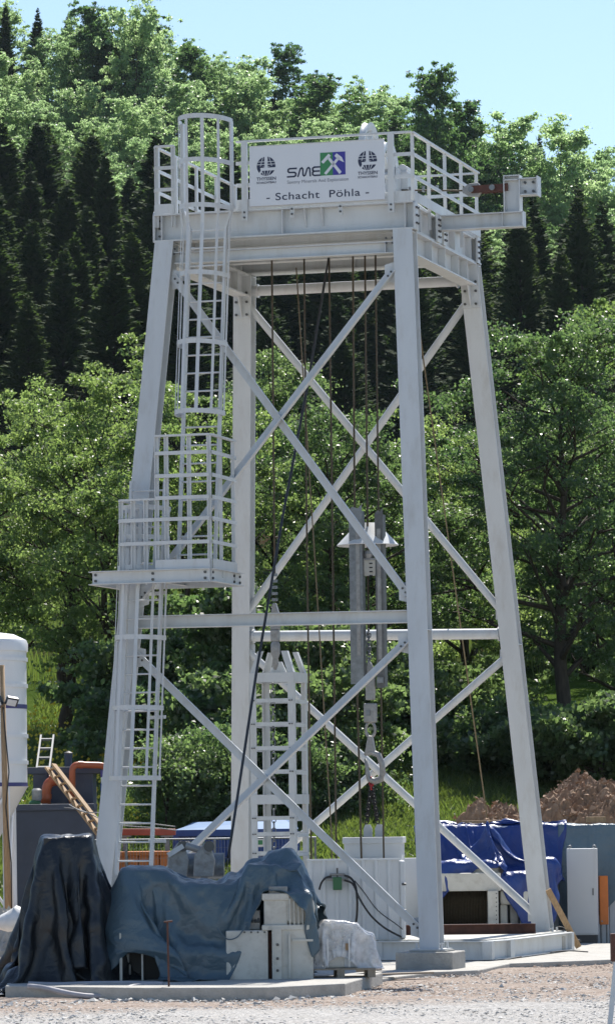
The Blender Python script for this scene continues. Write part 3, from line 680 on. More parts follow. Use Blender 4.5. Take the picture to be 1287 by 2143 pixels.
# --- deck: front and rear girders, side girders, portal beams, cross beams
X0, X1, YF, YR = -2.06, 2.06, -DT / 2, DT / 2
ZD = ZT + 0.43
for y in (YF, YR):
    o = MB().ibeam((X0, y, ZT + .215), (X1, y, ZT + .215), 0.30, 0.43, .024, .014).build('deck_girder', 'paint', head)
    q = MB()
    for x in np.linspace(X0 + .12, X1 - .12, 3): q.box((x, y - .078, ZT + .215), (.014, .138, .378))
    for x in (0.35, 0.62): q.plate([(x, y - .01, ZT + .404), (x, y - .145, ZT + .404), (x, y - .02, ZT + .12)], (1, 0, 0), .012)
    q.build_each('stiffener', 'paint', o)
for y in (-0.75, 0.05, 0.9):
    MB().ibeam((-1.86, y, ZT + .215), (1.86, y, ZT + .215), 0.20, 0.38, .018, .012).build('cross_beam', 'paint', head)
for s_ in (-1, 1):
    x = s_ * 1.93
    o = MB().ibeam((x, YF + .155, ZT + .205), (x, YR - .155, ZT + .205), 0.20, 0.40, .022, .013).build('side_girder', 'paint', head)
    q = MB()
    for y in np.linspace(YF + .5, YR - .4, 4):
        for k in (-1, 1): q.box((x + k * .052, y, ZT + .205), (.09, .014, .352))
    q.build_each('stiffener', 'paint', o)
    # portal beam between the leg heads with deepened ends
    zc = ZT - .185
    o = MB().ibeam((s_ * 1.915, yfront(zc) + .155, zc), (s_ * 1.915, -yfront(zc) - .155, zc), 0.26, 0.36, .022, .014).build('portal_beam', 'paint', head)
    q = MB()
    for y in (-.95, -.1, .75, 1.35):
        for k in (-1, 1): q.box((s_ * 1.915 + k * .066, y, zc), (.112, .014, .312))
    q.build_each('stiffener', 'paint', o)
    for sy in (-1, 1):
        c = lp(s_, sy, ZT - .52); yy = -sy * (-yfront(ZT - .52)); inn = c.y - sy * .162
        g = MB(); g.plate([(c.x - .14, inn, ZT - .02), (c.x + .14, inn, ZT - .02), (c.x + .14, inn - sy * -.02, ZT - .72), (c.x - .14, inn - sy * -.02, ZT - .72)], (0, 1, 0), .026)
        g.plate([(c.x, inn - sy * .01, ZT - .37), (c.x, inn - sy * .22, ZT - .37), (c.x, inn - sy * .01, ZT - .70)], (1, 0, 0), .014)
        g.build('haunch_plate', 'paint', head)
        for z_ in (ZT - .08, ZT - .30, ZT - .45, ZT - .66):
            for k in (-.09, .09): bolt(boltm, (c.x + k, inn - sy * .014, z_), (0, -sy, 0), .022, .03)
# strut between the leg heads (front), just under the girder
for y in (yfront(10.93),):
    MB().ibeam((-xleg(10.93) + .16, y, 10.93), (xleg(10.93) - .16, y, 10.93), 0.18, 0.18, .014, .010).build('head_strut', 'paint', head)
    q = MB(); q.box((-1.62, y - .045, 10.93), (.012, .085, .148)); q.box((1.62, y - .045, 10.93), (.012, .085, .148)); q.build_each('stiffener', 'paint', head)
MB().box((0, 0.1, ZD + .012), (3.7, 3.75, .02)).build('deck_plate', 'paint', head)
# rounded end plates that tie girder ends together
def ear(x, y, z0, z1, w, nrm, nm='end_plate'):
    pts = []
    for k in range(9):
        an = math.pi * k / 8; pts.append((math.cos(an) * w / 2, z1 - w / 2 + math.sin(an) * w / 2))
    pts += [(-w / 2, z0), (w / 2, z0)]
    P3 = [Vector((x, y + a, z)) for a, z in pts] if nrm == 'x' else [Vector((x + a, y, z)) for a, z in pts]
    MB().plate(P3, (1, 0, 0) if nrm == 'x' else (0, 1, 0), .03).build(nm, 'paint', head)
for y in (-.62, -.22, YR - .05):
    ear(2.055, y, ZT + .0, ZT + .56, .17, 'x')
    for z in (ZT + .08, ZT + .17, ZT + .26, ZT + .35):
        for k in (-.04, .04): bolt(boltm, (2.07, y + k, z), (1, 0, 0), .017, .03)
ear(X0 - .016, YF, ZT + .0, ZT + .50, .22, 'x')
ear(X1 + .016, YF, ZT + .0, ZT + .45, .20, 'x')
for z in (ZT + .1, ZT + .22, ZT + .34):
    for k in (-.05, .05): bolt(boltm, (X1 + .03, YF + k, z), (1, 0, 0), .017, .03)
    bolt(boltm, (X0 + .05, YF - .007, z), (0, -1, 0), .018, .03)
for s_ in (-1, 1):                          # bolts on the leg heads
    for z in (ZT - .12, ZT - .20):
        for k in (-.05, .05): bolt(boltm, (s_ * xleg(z) + k - s_ * .22, yfront(z) - .09, z), (0, -1, 0), .018)
# --- guard rail of the deck
ZRL = (0.08, 0.38, 0.72, 1.06)
def guard(parent, p0, p1, posts, levels, zb, drop=0.2, toe=True, h=None, pw=.055):
    p0, p1 = Vector(p0), Vector(p1); d = (p1 - p0); t = d.normalized(); nn = t.cross(Vector((0, 0, 1))).normalized()
    for f in posts:
        c = p0 + d * f
        MB().prof(c + Vector((0, 0, zb - drop)), c + Vector((0, 0, zb + (h or levels[-1]))), [(-pw / 2, -pw / 2), (pw / 2, -pw / 2), (pw / 2, -pw / 2 + .012), (-pw / 2 + .012, -pw / 2 + .012), (-pw / 2 + .012, pw / 2), (-pw / 2, pw / 2)], nn).build('guard_post', 'paint', parent)
    for i, z in enumerate(levels):
        a, b = p0 + Vector((0, 0, zb + z)), p1 + Vector((0, 0, zb + z)); o_ = nn * (pw / 2 + .008)
        if i == 0 and toe: MB().bar(a + o_, b + o_, .012, .15).build('toe_board', 'paint', parent)
        elif i == len(levels) - 1: MB().bar(a + o_ * .3, b + o_ * .3, .06, .03).build('hand_rail', 'paint', parent)
        else: MB().bar(a + o_, b + o_, .014, .055).build('knee_rail', 'paint', parent)
yg = YF - .10
guard(head, (X0 + .02, yg, 0), (X0 + .32, yg, 0), (.05, 0.95), ZRL, ZD)
guard(head, (-0.73, yg, 0), (X1 - .02, yg, 0), (), ZRL, ZD)
guard(head, (X0 + .02, YR + .05, 0), (X0 + .02, yg + .04, 0), (.02, .27, .52, .77, .985), ZRL, ZD)
guard(head, (X1 - .02, yg + .04, 0), (X1 - .02, YR + .05, 0), (.015, .25, .49, .74, .985), ZRL, ZD, drop=.3)
guard(head, (X1 - .06, YR + .05, 0), (X0 + .06, YR + .05, 0), (.25, .5, .75), ZRL, ZD)
for px_ in (514, 820):
    c = L(px_, 440, yg - .03); m = MB(); m.prof((c.x, yg - .055, ZT + .26), (c.x, yg - .055, ZD + 1.05), [(-.045, -.03), (.045, -.03), (.045, -.015), (-.03, -.015), (-.03, .03), (-.045, .03)], (0, 1, 0)); m.build('sign_post', 'paint', head)
    for z in (ZT + .30, ZT + .38): bolt(boltm, (c.x, yg - .085, z), (0, -1, 0), .017)
for px_ in (612, 713):
    c = L(px_, 440, yg - .03); MB().bar((c.x, yg - .04, ZT + .27), (c.x, yg - .04, ZD + .14), .06, .014, (0, 1, 0)).build('sign_bracket', 'paint', head)
    for z in (ZT + .32, ZT + .40): bolt(boltm, (c.x, yg - .05, z), (0, -1, 0), .017)
# --- rope sheaves on the deck
def sheave(px_, py_, yl, rad, w=.10):
    c = L(px_, py_, yl)
    m = MB(); m.lathe((c.x, c.y, c.z), [(rad - .12, -w / 2 + .02), (rad - .03, -w / 2), (rad, -w / 2), (rad - .025, -.012), (rad - .025, .012), (rad, w / 2), (rad - .03, w / 2), (rad - .12, w / 2 - .02), (rad - .12, -w / 2 + .02)], 40, 'X', cap=False)
    o = m.build('rope_sheave', 'paint', head, smooth='auto')
    q = MB()
    for k in range(6):
        a = math.pi * k / 3 + .3; q.bar(c + Vector((0, math.cos(a) * .07, math.sin(a) * .07)), c + Vector((0, math.cos(a) * (rad - .1), math.sin(a) * (rad - .1))), .05, .07, (1, 0, 0))
    q.build_each('spoke', 'paint', o); MB().lathe((c.x, c.y, c.z), [(.10, -.11), (.10, .11)], 16, 'X').build('hub', 'steel_grey', o)
    b = MB()
    for s_ in (-1, 1):
        b.plate([(c.x + s_ * .16, c.y - .32, ZD + .02), (c.x + s_ * .16, c.y + .32, ZD + .02), (c.x + s_ * .16, c.y + .1, c.z + .06), (c.x + s_ * .16, c.y - .1, c.z + .06)], (1, 0, 0), .03)
    b.build_each('bearing_stand', 'paint', o)
    return c
SH1 = sheave(773, 322, 0.1, .50)
SH2 = sheave(812, 362, -0.55, .50)
SH3 = L(690, 470, 0.3)
sheave(700, 395, 0.2, .45)
q = MB(); c = L(846, 362, -.2); q.box(c, (.16, .24, .16)); q.lathe((c.x, c.y, c.z + .03), [(.085, -.16), (.085, .16)], 16, 'Y'); q.box((c.x, c.y, (c.z + ZD) / 2), (.2, .4, c.z - ZD)); q.build('bearing_block', 'paint', head, bevel=.01)
q = MB(); c0 = L(812, 418, -.4); q.plate([(c0.x, -.4, ZD + .02), (c0.x + .75, -.4, ZD + .02), (c0.x + .45, -.4, ZD + .25), (c0.x + .1, -.4, ZD + .55), (c0.x, -.4, ZD + .55)], (0, 1, 0), .16); q.build('sheave_girder', 'paint', head)
# --- cantilever bracket that anchors the tension rope
yb = -0.42
a = L(942, 465, yb); b_ = L(1097, 461, yb)
zb_ = (a.z + b_.z) / 2
o = MB().ibeam((2.06, yb, zb_), (b_.x, yb, zb_), .20, .24, .016, .012).build('anchor_bracket', 'paint', head)
q = MB(); pc = L(1073, 420, yb)
q.box((b_.x - .012, yb, zb_), (.02, .2, .236)); q.box((pc.x - .16, yb - .05, zb_), (.012, .09, .205))
q.build_each('stiffener', 'paint', o)
zt_ = L(1073, 370, yb).z
q = MB(); q.ibeam((pc.x, yb, zb_ + .12), (pc.x, yb, zt_), .20, .26, .016, .012, (1, 0, 0)); q.box((pc.x - .02, yb - .05, (zb_ + zt_) / 2 + .28), (.23, .1, .014)); q.box((pc.x, yb, zt_ + .008), (.26, .2, .016)); q.build('anchor_post', 'paint', o)
q = MB(); p2 = L(1095, 392, yb); q.ibeam((pc.x + .134, yb, p2.z), (pc.x + .40, yb, p2.z), .20, .27, .016, .012); q.box((pc.x + .41, yb, p2.z), (.02, .24, .31)); q.build('anchor_plate', 'paint', o)
for i in (-.07, .07):
    for k in (.2, .33): bolt(boltm, (pc.x + k, yb - .012, p2.z + i), (0, -1, 0), .022, .03)
# --- ladders with cages
def caged_ladder(pxl, pxr, ytop, ybot, hoops, cage_top, cage_bot, off, flare=None, nm='caged_ladder', lab=None, hoop_ext=0.70):
    """stiles at pixel columns pxl/pxr (top, bottom) on the front batter plane"""
    tl, bl_ = LF(pxl[0], ytop, off), LF(pxl[1], ybot, off); tr, br = LF(pxr[0], ytop, off), LF(pxr[1], ybot, off)
    xl = (tl.x + bl_.x) / 2; xr = (tr.x + br.x) / 2
    z1 = (tl.z + tr.z) / 2; z0 = (bl_.z + br.z) / 2
    def at(x, z, dy=0.0): return Vector((x, yfront(min(z, ZT + .1)) + off + dy, z))
    m = MB()
    for x, s_ in ((xl, -1), (xr, 1)):
        if flare:
            zf = flare; ex = x + s_ * .10
            ps = [at(x, z0), at(x, zf - .28), at(ex, zf + .02), at(ex, z1)]
        else: ps = [at(x, z0), at(x, z1)]
        m.strip(ps, .095, .038, (0, 1, 0))
    lad = m.build(nm, 'paint', head)
    if lab: lad['label'] = lab
    z = z0 + .2; first = None
    rung_top = (flare - .25) if flare else z1 - .05
    while z < rung_top:
        a, b = at(xl, z), at(xr, z)
        if first is None:
            first = MB().tube((xl, 0, 0), (xr, 0, 0), .014, 8).build('rung', 'paint', lad); first.location = (0, a.y, z)
        else: share(first, (0, a.y, z), lad)
        z += .28
    # cage
    xc = (xl + xr) / 2; hw = (xr - xl) / 2 + .02
    def ring(z, k):                        # point on the hoop, k in 0..1 from left stile round the front to the right stile
        w = hw + (.10 if (flare and z > flare) else 0)
        an = math.pi * (1 + k); r = max(.37, w)
        return at(xc + math.cos(an) * r, z, math.sin(an) * hoop_ext)
    for hp in hoops:
        z = LF(hp[0], hp[1], off - hoop_ext).z
        pts = [ring(z, i / 22) for i in range(23)]
        w = hw + (.10 if (flare and z > flare) else 0)
        pts = [at(xc - w, z)] + pts + [at(xc + w, z)]
        MB().strip(pts, .07, .010, (0, 0, 1)).build('cage_hoop', 'paint', lad)
    zt, zbm = LF(*cage_top, off - hoop_ext).z, LF(*cage_bot, off - hoop_ext).z
    for k in (.03, .22, .40, .60, .78, .97):
        p_lo, p_hi = ring(zbm, k), ring(zt, k)
        an = math.pi * (1 + k); t = Vector((-math.sin(an) * .37, math.cos(an) * hoop_ext, 0)).normalized()
        ps = [p_lo, p_hi]
        if flare and zt > flare: ps = [p_lo, ring(flare - .28, k), ring(flare + .02, k), p_hi]
        MB().strip(ps, .055, .008, t).build('cage_bar', 'paint', lad)
    return lad, xl, xr, at
ZFL = LF(490, 440, -.3).z
caged_ladder((408, 372), (479, 452), 262, 1188, [(430, 246), (428, 335), (424, 428), (416, 568), (410, 712), (404, 858)], (430, 246), (404, 858), -.32, flare=ZFL, lab='upper caged ladder from the landing to the deck')
caged_ladder((274, 247), (344, 319), 1006, 1830, [(300, 1060), (297, 1122), (294, 1186), (290, 1332), (284, 1480), (278, 1628)], (300, 1056), (278, 1628), -.34, lab='lower caged ladder from the ground to the landing')
# --- landing between the two ladders
zpl = LF(440, 1205, -.9).z
yp0 = yfront(zpl) - 1.12; yp1 = yfront(zpl) + .40
xp0 = L(195, 1205, yp0).x; xp1 = L(440, 1203, yp0).x
zpl = L(440, 1203, yp0).z
m = MB()
m.channel((xp0, yp0, zpl), (xp1, yp0, zpl), .08, .20, .012, flip=1); m.channel((xp1, yp0 + .02, zpl), (xp1, yp1, zpl), .08, .20, .012, flip=1)
m.channel((xp0, yp1, zpl), (xp0, yp0 + .02, zpl), .08, .20, .012, flip=1); m.channel((xp1 - .02, yp1 - .02, zpl), (xp0, yp1 - .02, zpl), .08, .20, .012, flip=1)
m.channel((xp0 + .95, yp0 + .02, zpl), (xp0 + .95, yp1, zpl), .06, .14, .010)
plat = m.build('access_landing', 'paint', head)
q = MB(); 
for k in range(12):
    x = xp0 + .98 + (xp1 - xp0 - 1.0) * (k + .5) / 12; q.box((x, (yp0 + yp1) / 2, zpl + .086), (.008, yp1 - yp0 - .06, .03))
for k in range(9): q.box(((xp0 + .98 + xp1) / 2, yp0 + .1 + k * .16, zpl + .084), (xp1 - xp0 - 1.0, .006, .02))
q.build('grating', 'galv', plat)
for x in (xp0 + .05, xp0 + .95, xp1 - .07):
    for z in (-.045, .045): bolt(boltm, (x, yp0 - .012, zpl + z), (0, -1, 0), .022)
for y in (yp0 + .08, yp1 - .35, yp1 - .06):
    for z in (-.045, .045): bolt(boltm, (xp1 + .012, y, zpl + z), (1, 0, 0), .022)
xg0 = L(326, 1100, yp0).x
ztop2 = L(440, 908, yp0).z - zpl
guard(plat, (xg0, yp0 + .03, 0), (xp1, yp0 + .03, 0), (.02, .20, .62, .99), (.17, .50, .85, 1.17, 1.50, 1.84, ztop2), zpl, drop=.02, h=ztop2)
guard(plat, (xp1, yp0 + .05, 0), (xp1, yp1 - .25, 0), (.45, .97), (.17, .50, .85, 1.17, 1.50, 1.84, ztop2), zpl, drop=.02, h=ztop2)
xg1 = L(253, 1100, yp0 + .1).x
guard(plat, (xg1, yp0 + .10, 0), (xg0, yp0 + .06, 0), (.02, .35, .7), (.50, .85, 1.16), zpl, drop=.02, toe=False)
guard(plat, (xg1, yp1 - .4, 0), (xg1, yp0 + .12, 0), (.1, .5), (.50, .85, 1.16), zpl, drop=.02, toe=False)
# ladder brackets back to the front bracing plane
q = MB()
for py_ in (520, 1240, 1500, 1760):
    c = LF(345 if py_ > 1000 else 405, py_, -.3); q.bar((c.x, c.y + .02, c.z), (c.x - (.35 if py_ > 1000 else .2), c.y + .34, c.z), .04, .05)
q.build_each('ladder_bracket', 'paint', head)
boltm.build('bolts', 'bolt', head)['kind'] = 'stuff'

# ================================================================== SIGN
yS = YF - .19
tl_, br_ = L(522.5, 308, yS), L(804, 417, yS)
bl2 = L(522.5, 432, yS); tr2 = L(804, 291.5, yS)
SW = ((br_.x - bl2.x) + (tr2.x - tl_.x)) / 2; SH = ((tl_.z - bl2.z) + (tr2.z - br_.z)) / 2
sgx = (tl_.x + bl2.x) / 2; sgz = (bl2.z + br_.z) / 2
sgn = empty('company_sign', TM @ Vector((sgx, yS, sgz)), YAW, 'white rectangular sign board with logos and shaft name on the headframe railing', 'sign')
MB().box((SW / 2, .012, SH / 2), (SW, .024, SH)).build('board', 'sign_white', sgn)
MB().bar((0, .01, SH + .006), (SW, .01, SH + .006), .04, .012).build('edge_strip', 'paint', sgn)
def flat(polys, name, m, d=.0025, y0=0.0):
    q = MB()
    for pl in polys: q.plate([(u * SW, y0 - d / 2, (1 - v) * SH) for u, v in pl], (0, 1, 0), d)
    return q.build(name, m, sgn)
AR = SW / SH
def text(body, u0, u1, vc, hgt, m, name, bold=0.0, spacing=1.0):
    cu = bpy.data.curves.new('t', 'FONT'); cu.body = body; cu.size = 1; cu.offset = bold; cu.space_character = spacing; cu.extrude = 0.0
    ob = bpy.data.objects.new('t', cu); COL.objects.link(ob)
    dg = bpy.context.evaluated_depsgraph_get(); me = bpy.data.meshes.new_from_object(ob.evaluated_get(dg))
    bpy.data.objects.remove(ob)
    co = np.array([v.co[:] for v in me.vertices]); mn, mx_ = co.min(0), co.max(0)
    capref = hgt * SH
    sx_ = (u1 - u0) * SW / (mx_[0] - mn[0]); sy_ = capref / 0.73
    zc_ = (1 - vc) * SH
    for v in me.vertices:
        x, y = v.co.x, v.co.y
        v.co = (u0 * SW + (x - mn[0]) * sx_, -.0035, zc_ + (y - 0.365) * sy_)
    me.materials.clear(); me.materials.append(MATS[m])
    # one object per word: split where the gap between letters is a space
    fc = sorted((min(me.vertices[i].co.x for i in p.vertices), max(me.vertices[i].co.x for i in p.vertices), p.index) for p in me.polygons)
    words = []; cur = []; end = None
    for x0_, x1_, idx in fc:
        if cur and x0_ - end > .28 * capref: words.append(cur); cur = []; end = None
        cur.append(idx); end = x1_ if end is None else max(end, x1_)
    words.append(cur)
    for wd in words:
        q = MB()
        for idx in wd: q.add([me.vertices[i].co for i in me.polygons[idx].vertices], [tuple(range(len(me.polygons[idx].vertices)))])
        o = q.build(name, m, sgn)
    return o
text('- Schacht  P\u00f6hla -', .125, .885, .855, .128, 'sign_navy', 'lettering', .006, 1.08)
text('Saxony Minerals And Exploration', .281, .735, .625, .058, 'sign_grey', 'lettering', 0.0)
for uc in (.125, .877):
    text('THYSSEN', uc - .072, uc + .072, .545, .056, 'sign_navy', 'lettering', .018)
    text('SCHACHTBAU', uc - .072, uc + .072, .612, .036, 'sign_navy', 'lettering', .018)
    r = .162; vc = .337
    def pt(x, y): return (uc + x * r / AR, vc - y * r)
    disc = [pt(math.cos(a), math.sin(a)) for a in np.linspace(0, 2 * math.pi, 40)[:-1]]
    flat([disc], 'emblem_globe', 'sign_navy', .003)
    wl_ = [[pt(-.17, 1.06), pt(.17, 1.06), pt(.17, -.1), pt(-.17, -.1)],
           [pt(-.42, -.02), pt(0, -.22), pt(.42, -.02), pt(0, -.10)],
           [pt(-.62, -.16), pt(1.06, -.16), pt(1.06, -.46), pt(-.40, -.46), pt(-.60, -.82), pt(-.74, -.70), pt(-.58, -.42)],
           [pt(-1.02, .50), pt(1.02, .50), pt(1.02, .44), pt(-1.02, .44)], [pt(-1.02, .22), pt(1.02, .22), pt(1.02, .16), pt(-1.02, .16)]]
    for s_ in (-1, 1):
        wl_.append([pt(s_ * .30, .95), pt(s_ * .36, .95), pt(s_ * .64, .0), pt(s_ * .58, .0)])
        wl_.append([pt(s_ * .16, -.46), pt(s_ * .22, -.46), pt(s_ * .10, -1.02), pt(s_ * .06, -1.02)]); wl_.append([pt(s_ * .46, -.46), pt(s_ * .54, -.46), pt(s_ * .26, -1.0), pt(s_ * .20, -1.0)])
    flat(wl_, 'emblem_lines', 'sign_white', .003, -.0024)
def stroke(pts, w, u0, v0, us, vs_):
    q = []
    for (x0, y0), (x1, y1) in zip(pts[:-1], pts[1:]):
        dx, dy = x1 - x0, y1 - y0; ln = math.hypot(dx, dy); nx, ny = -dy / ln * w / 2, dx / ln * w / 2; ex, ey = dx / ln * w * .3, dy / ln * w * .3
        q.append([(u0 + (a) * us, v0 + b * vs_) for a, b in ((x0 - ex + nx, y0 - ey + ny), (x1 + ex + nx, y1 + ey + ny), (x1 + ex - nx, y1 + ey - ny), (x0 - ex - nx, y0 - ey - ny))])
    return q
us = .158 / AR; u0 = .283; v0 = .39
q_ = stroke([(1, .08), (.25, .08), (.1, .16), (.08, .38), (.2, .48), (.78, .50), (.92, .60), (.90, .84), (.75, .93), (0, .94)], .17, u0, v0, us, .158)
q_ += stroke([(1.15, .96), (1.42, .16), (1.58, .06), (1.68, .16), (1.72, .82), (1.82, .93), (1.95, .84), (2.18, .16), (2.32, .06), (2.44, .16), (2.5, .96)], .16, u0, v0, us, .158)
q_ += stroke([(3.62, .06), (2.95, .06), (2.78, .16), (2.78, .40), (2.92, .49), (3.5, .49)], .17, u0, v0, us, .158) + stroke([(2.92, .49), (2.76, .60), (2.76, .84), (2.95, .94), (3.62, .94)], .17, u0, v0, us, .158)
fl = flat(q_, 'lettering', 'sign_navy', .003)
ux0, um, ux1, vy0, vy1 = .527, .6205, .714, .165, .55
flat([[(ux0, vy0), (um, vy0), (um, vy1), (ux0, vy1)]], 'emblem_green_half', 'sign_green', .003); flat([[(um, vy0), (ux1, vy0), (ux1, vy1), (um, vy1)]], 'emblem_violet_half', 'sign_violet', .003)
def sq(x, y): return (ux0 + x * (ux1 - ux0), vy0 + y * (vy1 - vy0))
ham = [[sq(*p) for p in pl] for pl in (
    [(.28, .25), (.36, .18), (.85, .88), (.76, .97)], [(.04, .40), (.13, .48), (.43, .15), (.34, .06)],
    [(.70, .22), (.78, .29), (.24, .97), (.15, .90)], [(.57, .17), (.66, .06), (.86, .24), (.95, .47), (.72, .34)])]
flat(ham, 'emblem_hammers', 'sign_white', .003, -.0024)
mat('steel_dark', (0.13, 0.135, 0.135), 0.55, 0.3, var=0.2, scale=12, dirt=0.5, dcol=(0.06, 0.05, 0.045), dscale=7)
# ================================================================== ROPES, CROSSHEAD, HOOK
def T(px, py, yl=0.1): return TM @ L(px, py, yl)
def rope(pts, r, m, label, name='steel_rope', n=7):
    dense = []
    for a, b in zip(pts[:-1], pts[1:]):
        for i in range(6): dense.append(Vector(a).lerp(Vector(b), i / 6))
    dense.append(Vector(pts[-1]))
    o = MB().path(dense, r, n).build(name, m, None, smooth=True); return tag(o, label, 'rope')
rope([T(569, 470, .1), T(569, 535, .1), T(575, 1205, .1)], .016, 'rope_rust', 'rope holding the socket above the white guide frame')
rope([T(697, 440, .2), T(689, 530, .2), P(645, 800, -.5), P(592, 1080, -2), P(538, 1400, -4), P(478, 1795, -6.2)], .021, 'rope_dark', 'thick dark rope slanting down to the tarped winch on the slab')
rope([T(636, 480, .5), T(643, 1200, .5), T(653, 1900, .5)], .015, 'rope_rust', 'rusty guide rope hanging just beside the white guide frame')
rope([T(620, 560, 1.2), T(662, 1220, 1.2), T(694, 1750, 1.2), T(697, 1900, 1.2)], .011, 'rope_tan', 'thin tan rope slanting through the middle of the headframe')
rope([T(688, 490, .2), T(697, 1220, .2), T(705, 1900, .2)], .016, 'rope_rust', 'rusty guide rope in the open middle between frame and crosshead')
rope([T(738, 470, 0), T(742, 1075, 0), T(747, 1420, 0), T(757, 1830, 0)], .017, 'rope_rust', 'rusty guide rope running through the left crosshead beam')
rope([T(763, 480, .1), T(769, 1100, .1), T(771, 1330, .1)], .016, 'rope_rust', 'hoist rope entering the white cone of the crosshead')
rope([T(785, 500, .2), T(792, 1075, .2), T(797, 1430, .2), T(803, 1800, .2)], .015, 'rope_rust', 'rusty guide rope running through the right crosshead beam')
rope([T(852, 480, .6), P(884, 740, 1.5), P(950, 1215, 3.0), P(1019, 1712, 5.6)], .012, 'rope_tan', 'tan rope running down to the peak of the blue tarpaulin')
# chain helper
def link_mesh(lng, wid, r):
    pts = []
    hl, hw = lng / 2 - wid / 2, wid / 2
    for k in range(7): a = math.pi * k / 6; pts.append((math.cos(a) * hw, 0, hl + math.sin(a) * hw))
    for k in range(7): a = math.pi + math.pi * k / 6; pts.append((math.cos(a) * hw, 0, -hl + math.sin(a) * hw))
    return MB().path(pts, r, 6, closed=True)
def chain(p0, p1, lng, wid, r, m, label, name='chain', yaw=YAW):
    p0, p1 = Vector(p0), Vector(p1); root = empty(name, p0); tag(root, label, 'chain')
    d = p1 - p0; n = max(2, int(round(d.length / (lng - 2.6 * r)))); q = d.to_track_quat('-Z', 'Y')
    first = link_mesh(lng, wid, r).build('link', m, root, smooth=True); first.rotation_mode = 'QUATERNION'
    for i in range(n):
        o = first if i == 0 else share(first, (0, 0, 0), root)
        o.rotation_mode = 'QUATERNION'; o.location = d * ((i + .5) / n); o.rotation_quaternion = q @ Euler((0, 0, math.pi / 2 * (i % 2))).to_quaternion()
    return root
# ---- tension rope with clevis on the bracket
pt0, pt1, pt2, pt3 = T(838, 398, yb), T(968, 399, yb), T(988, 398, yb), T(1058, 393, yb)
rope([T(822, 404, yb - .1), pt0, pt1], .014, 'rope_rust', 'short horizontal tension rope on the headframe deck')
tc_ = empty('rope_tensioner', pt2, YAW, 'grey clevis with dark link plates between rope and cantilever bracket', 'tensioner')
tci = tc_.matrix_basis.inverted()
def tl3(p): return tci @ Vector(p)
q = MB(); a, b = tl3(pt1), tl3(pt2)
q.plate([a + Vector((0, 0, .03)), b + Vector((-.05, 0, .10)), b + Vector((.10, 0, .11)), b + Vector((.17, 0, 0)), b + Vector((.10, 0, -.11)), b + Vector((-.05, 0, -.10)), a + Vector((0, 0, -.03))], (0, 1, 0), .09); q.build('clevis', 'steel_grey', tc_, bevel=.012)
for s_ in (-1, 1):
    MB().bar(tl3(pt2) + Vector((0, s_ * .07, 0)), tl3(pt3) + Vector((.05, s_ * .07, 0)), .03, .115).build('link_plate', 'rust_beam', tc_)
for p in (b, tl3(T(1032, 394, yb))): MB().tube(p + Vector((0, -.12, 0)), p + Vector((0, .12, 0)), .045, 12).build('pin', 'galv', tc_)
for k in range(3):
    p = tl3(pt0) + Vector((.15 + .22 * k, 0, 0)); MB().box(p, (.035, .05, .09)).build('rope_clamp', 'galv', tc_)
# ---- white guide frame hanging in the shaft
fx0, fx1 = L(532, 1500, -.33).x, L(611, 1500, -.33).x; fxc = (fx0 + fx1) / 2; fh = (fx1 - fx0) / 2
zf0, zf1 = .62, L(580, 1410, 0).z; ztip = L(580, 1364, 0).z
gf_ = empty('hoist_guide_frame', TM @ Vector((fxc, 0, zf0)), YAW, 'white bolted lattice guide frame with four posts hanging in the shaft', 'guide frame')
zz1 = zf1 - zf0; zt1 = ztip - zf0
for sx in (-1, 1):
    for sy in (-1, 1):
        x, y = sx * fh, sy * .33
        pr = [(-.05, -.05), (.05, -.05), (.05, -.038), (-.038, -.038), (-.038, .05), (-.05, .05)]
        m = MB(); pr2 = [(a * -sx if sx > 0 else a, b) for a, b in pr]
        m.hexa([Vector((x + a * (1 if sx < 0 else -1), y + b * (1 if sy < 0 else -1), 0)) for a, b in pr], [Vector((x + a * (1 if sx < 0 else -1), y + b * (1 if sy < 0 else -1), zz1)) for a, b in pr])
        o = m.build('post', 'paint', gf_)
        m = MB(); m.hexa([Vector((x + a * (1 if sx < 0 else -1), y + b * (1 if sy < 0 else -1), zz1)) for a, b in pr], [Vector((x * .62 + a * (1 if sx < 0 else -1), y * .85 + b * (1 if sy < 0 else -1), zt1)) for a, b in pr]); m.build('guide_tip', 'paint', o)
zrow = [L(580, py, 0).z - zf0 for py in (1467, 1516, 1566, 1615, 1712, 1745, 1785, 1835, 1880)]
bs = MB()
for z in zrow:
    for sy in (-1, 1):
        MB().bar((-fh, sy * .382, z), (fh, sy * .382, z), .012, .06).build('rung', 'paint', gf_)
        for sx in (-1, 1):
            for k in (-.02, .02): bolt(bs, (sx * fh + k, sy * .39 if sy > 0 else -.39, z), (0, sy, 0), .012, .015)
    for sx in (-1, 1): MB().bar((sx * (fh + .056), -.33, z - .02), (sx * (fh + .056), .33, z - .02), .012, .06).build('rung', 'paint', gf_)
bs.build('bolts', 'bolt', gf_)['kind'] = 'stuff'
for py in (1419, 1673):
    z = L(580, py, 0).z - zf0
    for sy in (-1, 1): MB().channel((-fh - .05, sy * .39, z), (fh + .05, sy * .39, z), .06, .15, .01, flip=sy).build('cross_channel', 'paint', gf_)
    for sx in (-1, 1): MB().channel((sx * (fh + .06), -.38, z), (sx * (fh + .06), .38, z), .04, .15, .01, flip=-sx).build('cross_channel', 'paint', gf_)
zc_ = L(580, 1409, 0).z - zf0
q = MB(); q.bar((-fh, 0, zc_ - .05), (fh, 0, zc_ - .05), .16, .12); q.build('head_beam', 'paint', gf_)
